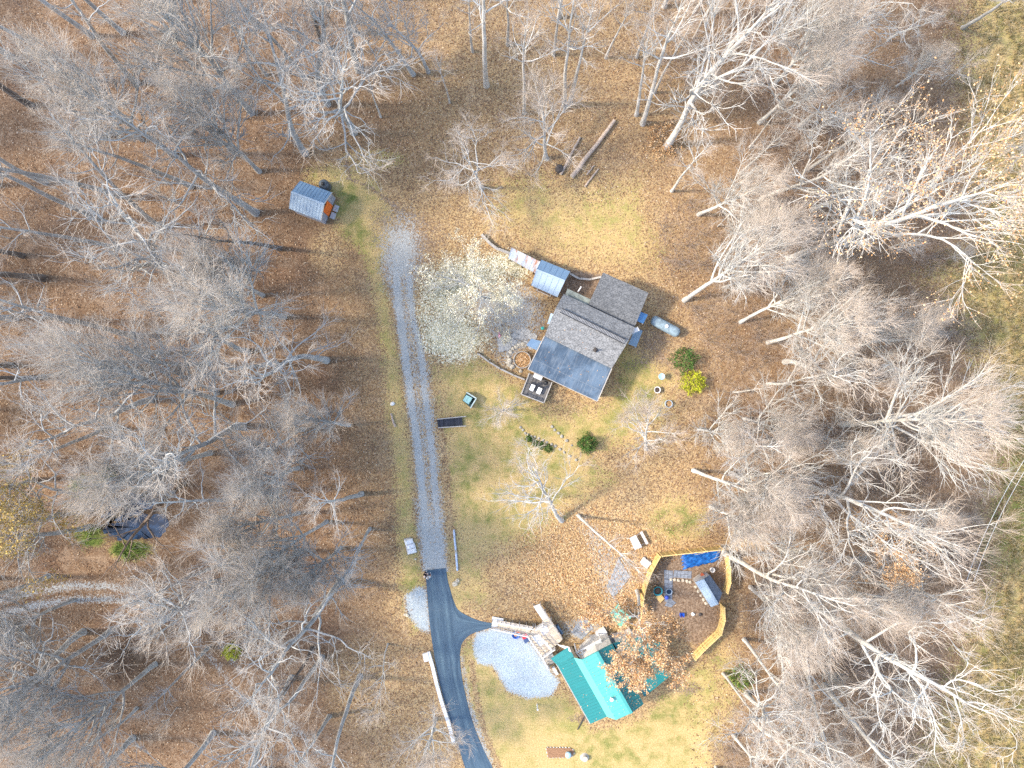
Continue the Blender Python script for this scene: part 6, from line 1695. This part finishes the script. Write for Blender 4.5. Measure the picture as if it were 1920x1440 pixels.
for px, py, r, lab in ((736, 757, .26, 'round white boulder on the left verge of the gravel drive'), (764, 1153, .22, 'pale boulder by the small gravel patch left of the asphalt'), (759, 1152, .16, 'smaller pale boulder left of the one by the small gravel patch'), (853, 1094, .35, 'buff boulder at the right asphalt edge below the long pipe'), (858, 1088, .25, 'dark-edged boulder just above the buff one by the asphalt'), (779, 1048, .14, 'small pale stone on the verge below the sack pallet')):
    o = MB().rock(W(px, py), r, rr).build('boulder', M_WHITE_P if 'white' in lab else stn); tag(o, lab, 'boulder')

# overhead wires at the right edge, and the pole that carries them (just outside the picture)
wr = thing('power_line', 'pair of thin overhead wires crossing the grassy field at the right', 'wires', W(1880, 960))
for dx in (0, 14):
    m = MB(); a, b = W(1812 + dx, 1090, 7.2), W(1985 + dx, 770, 8.2)
    m.tube([lerp(a, b, t) - Vector((0, 0, 1.2 * 4 * t * (1 - t))) for t in np.linspace(0, 1, 14)], .022, 5); m.build('wire', plain('wire_metal', (.6, .6, .58), .5), wr)
# ------------------------------------------------------------------ two people on the end of the asphalt
def skin(name, P, E, r, mat, parent, sub=1):
    me = bpy.data.meshes.new(name); me.from_pydata([tuple(p) for p in P], E, [])
    o = bpy.data.objects.new(name, me); col.objects.link(o)
    o.modifiers.new('Skin', 'SKIN')
    sv = me.skin_vertices[0].data
    for i, x in enumerate(r):
        sv[i].radius = (x, x) if not isinstance(x, tuple) else x
        sv[i].use_root = (i == 0)
    md = o.modifiers.new('Sub', 'SUBSURF'); md.levels = sub; md.render_levels = sub
    dg = bpy.context.evaluated_depsgraph_get()
    nm = bpy.data.meshes.new_from_object(o.evaluated_get(dg))
    bpy.data.objects.remove(o)
    nm.materials.clear(); nm.materials.append(mat)
    nm.polygons.foreach_set('use_smooth', [True] * len(nm.polygons)); nm.name = name
    n = bpy.data.objects.new(name, nm); col.objects.link(n); n.parent = parent
    return n
def person(px, py, face, label, shirt, trousers, hair, shoes, arms):
    root = thing('person', label, 'person', W(px, py), 'people on the asphalt'); root.location.z = .03
    root.rotation_euler = (0, 0, face)      # faces local +Y
    sk = plain('skin_tone', (.62, .38, .28), .6, .3, .06)
    P = [(0, 0, .95)]; E = []; r = [.13]
    def add(p, rad, j): P.append(p); r.append(rad); E.append((j, len(P) - 1)); return len(P) - 1
    w = add((0, 0, 1.12), .12, 0); ch = add((0, .01, 1.32), .14, w); nk = add((0, .0, 1.47), .055, ch); n2 = add((0, .01, 1.54), .05, nk)
    h1 = add((0, .02, 1.6), .085, n2); h2 = add((0, .02, 1.7), .1, h1); add((0, .01, 1.77), .07, h2); add((0, .115, 1.63), .018, h1)
    for s in (-1, 1):
        add((s * .095, .02, 1.66), .022, h2)
        hp = add((s * .1, 0, .9), .095, 0); kn = add((s * .11, .02, .49), .06, hp); an = add((s * .12, -.01, .09), .042, kn); add((s * .13, .14, .04), .035, an)
        sh = add((s * .18, 0, 1.41), .06, ch)
        el, wr_, hd = arms[0 if s < 0 else 1]
        e = add(el, .043, sh); wv = add(wr_, .03, e); hv = add(hd, .034, wv)
        D = Vector(hd) - Vector(wr_); D.normalize(); X = D.orthogonal().normalized()
        for k in range(4):
            f1 = Vector(hd) + X * (k - 1.5) * .02 + D * .035; f2 = f1 + D * (.035 + .008 * (1 - abs(k - 1.3))) + X.cross(D) * .014
            a = add(tuple(f1), .0095, hv); add(tuple(f2), .008, a)
        t1 = Vector(wr_) * .4 + Vector(hd) * .6 + X * .045; a = add(tuple(t1), .011, wv); add(tuple(t1 + D * .035 + X * .012), .009, a)
    skin('body', P, E, r, sk, root)
    tp = [(0, 0, .93), (0, 0, 1.12), (0, .01, 1.33), (0, 0, 1.44)]; te = [(0, 1), (1, 2), (2, 3)]; tr = [.165, .155, .175, .09]
    for s in (-1, 1):
        el = arms[0 if s < 0 else 1][0]
        i = len(tp); tp += [(s * .19, 0, 1.41), tuple(lerp((s * .19, 0, 1.41), el, .85))]; te += [(2, i), (i, i + 1)]; tr += [.085, .065]
    skin('shirt', tp, te, tr, shirt, root)
    lp = [(0, 0, .98), (0, 0, .9)]; le = [(0, 1)]; lr = [.15, .14]
    for s in (-1, 1):
        i = len(lp); lp += [(s * .1, 0, .84), (s * .11, .02, .49), (s * .12, -.01, .1)]; le += [(1, i), (i, i + 1), (i + 1, i + 2)]; lr += [.115, .085, .07]
    skin('trousers', lp, le, lr, trousers, root)
    for s in (-1, 1):
        skin('shoe', [(s * .12, -.05, .05), (s * .125, .06, .05), (s * .13, .18, .035)], [(0, 1), (1, 2)], [.05, .052, .04], shoes, root)
    m = MB(); m.lathe((0, -.005, 1.655), [(.112, -.03), (.118, .04), (.1, .1), (.055, .145), (0, .155)], 16)
    me = bpy.data.meshes.new('hair'); me.from_pydata(m.v, [], m.f); me.materials.append(hair); me.polygons.foreach_set('use_smooth', [True] * len(me.polygons))
    o = bpy.data.objects.new('hair', me); col.objects.link(o); o.parent = root
    for s in (-1, 1):
        m = MB(); m.lathe((s * .035, .112, 1.675), [(0, -.01), (.012, 0), (0, .01)], 8)
        me = bpy.data.meshes.new('eye'); me.from_pydata(m.v, [], m.f); me.materials.append(M_BLACK); o = bpy.data.objects.new('eye', me); col.objects.link(o); o.parent = root
    m = MB(); m.box((0, .112, 1.585), (.05, .012, .012)); me = bpy.data.meshes.new('mouth'); me.from_pydata(m.v, [], m.f); me.materials.append(plain('lips', (.45, .2, .17))); o = bpy.data.objects.new('mouth', me); col.objects.link(o); o.parent = root
hang = [((-.25, -.03, 1.15), (-.26, .06, .92), (-.26, .08, .84)), ((.25, -.03, 1.15), (.26, .06, .92), (.26, .08, .84))]
fold = [((-.26, .04, 1.17), (-.08, .2, 1.12), (.0, .22, 1.11)), ((.26, .04, 1.17), (.1, .22, 1.08), (.02, .24, 1.07))]
person(799.5, 1073.5, R(-60), 'person in black clothes with pale hair standing at the left end of the asphalt', plain('black_cloth', (.012, .012, .014), .9, .1), plain('black_cloth', (.012, .012, .014)), plain('blond_hair', (.62, .46, .36), .7), M_WHITE_P, fold)
person(805.5, 1076.5, R(20), 'person in a white shirt and navy trousers with grey hair on the asphalt', M_WHITE_P, plain('navy_cloth', (.012, .014, .05), .9, .1), plain('grey_hair', (.3, .28, .26), .7), M_WHITE_P, hang)
print('TREES', NTREE[0], 'objects', len(bpy.data.objects))
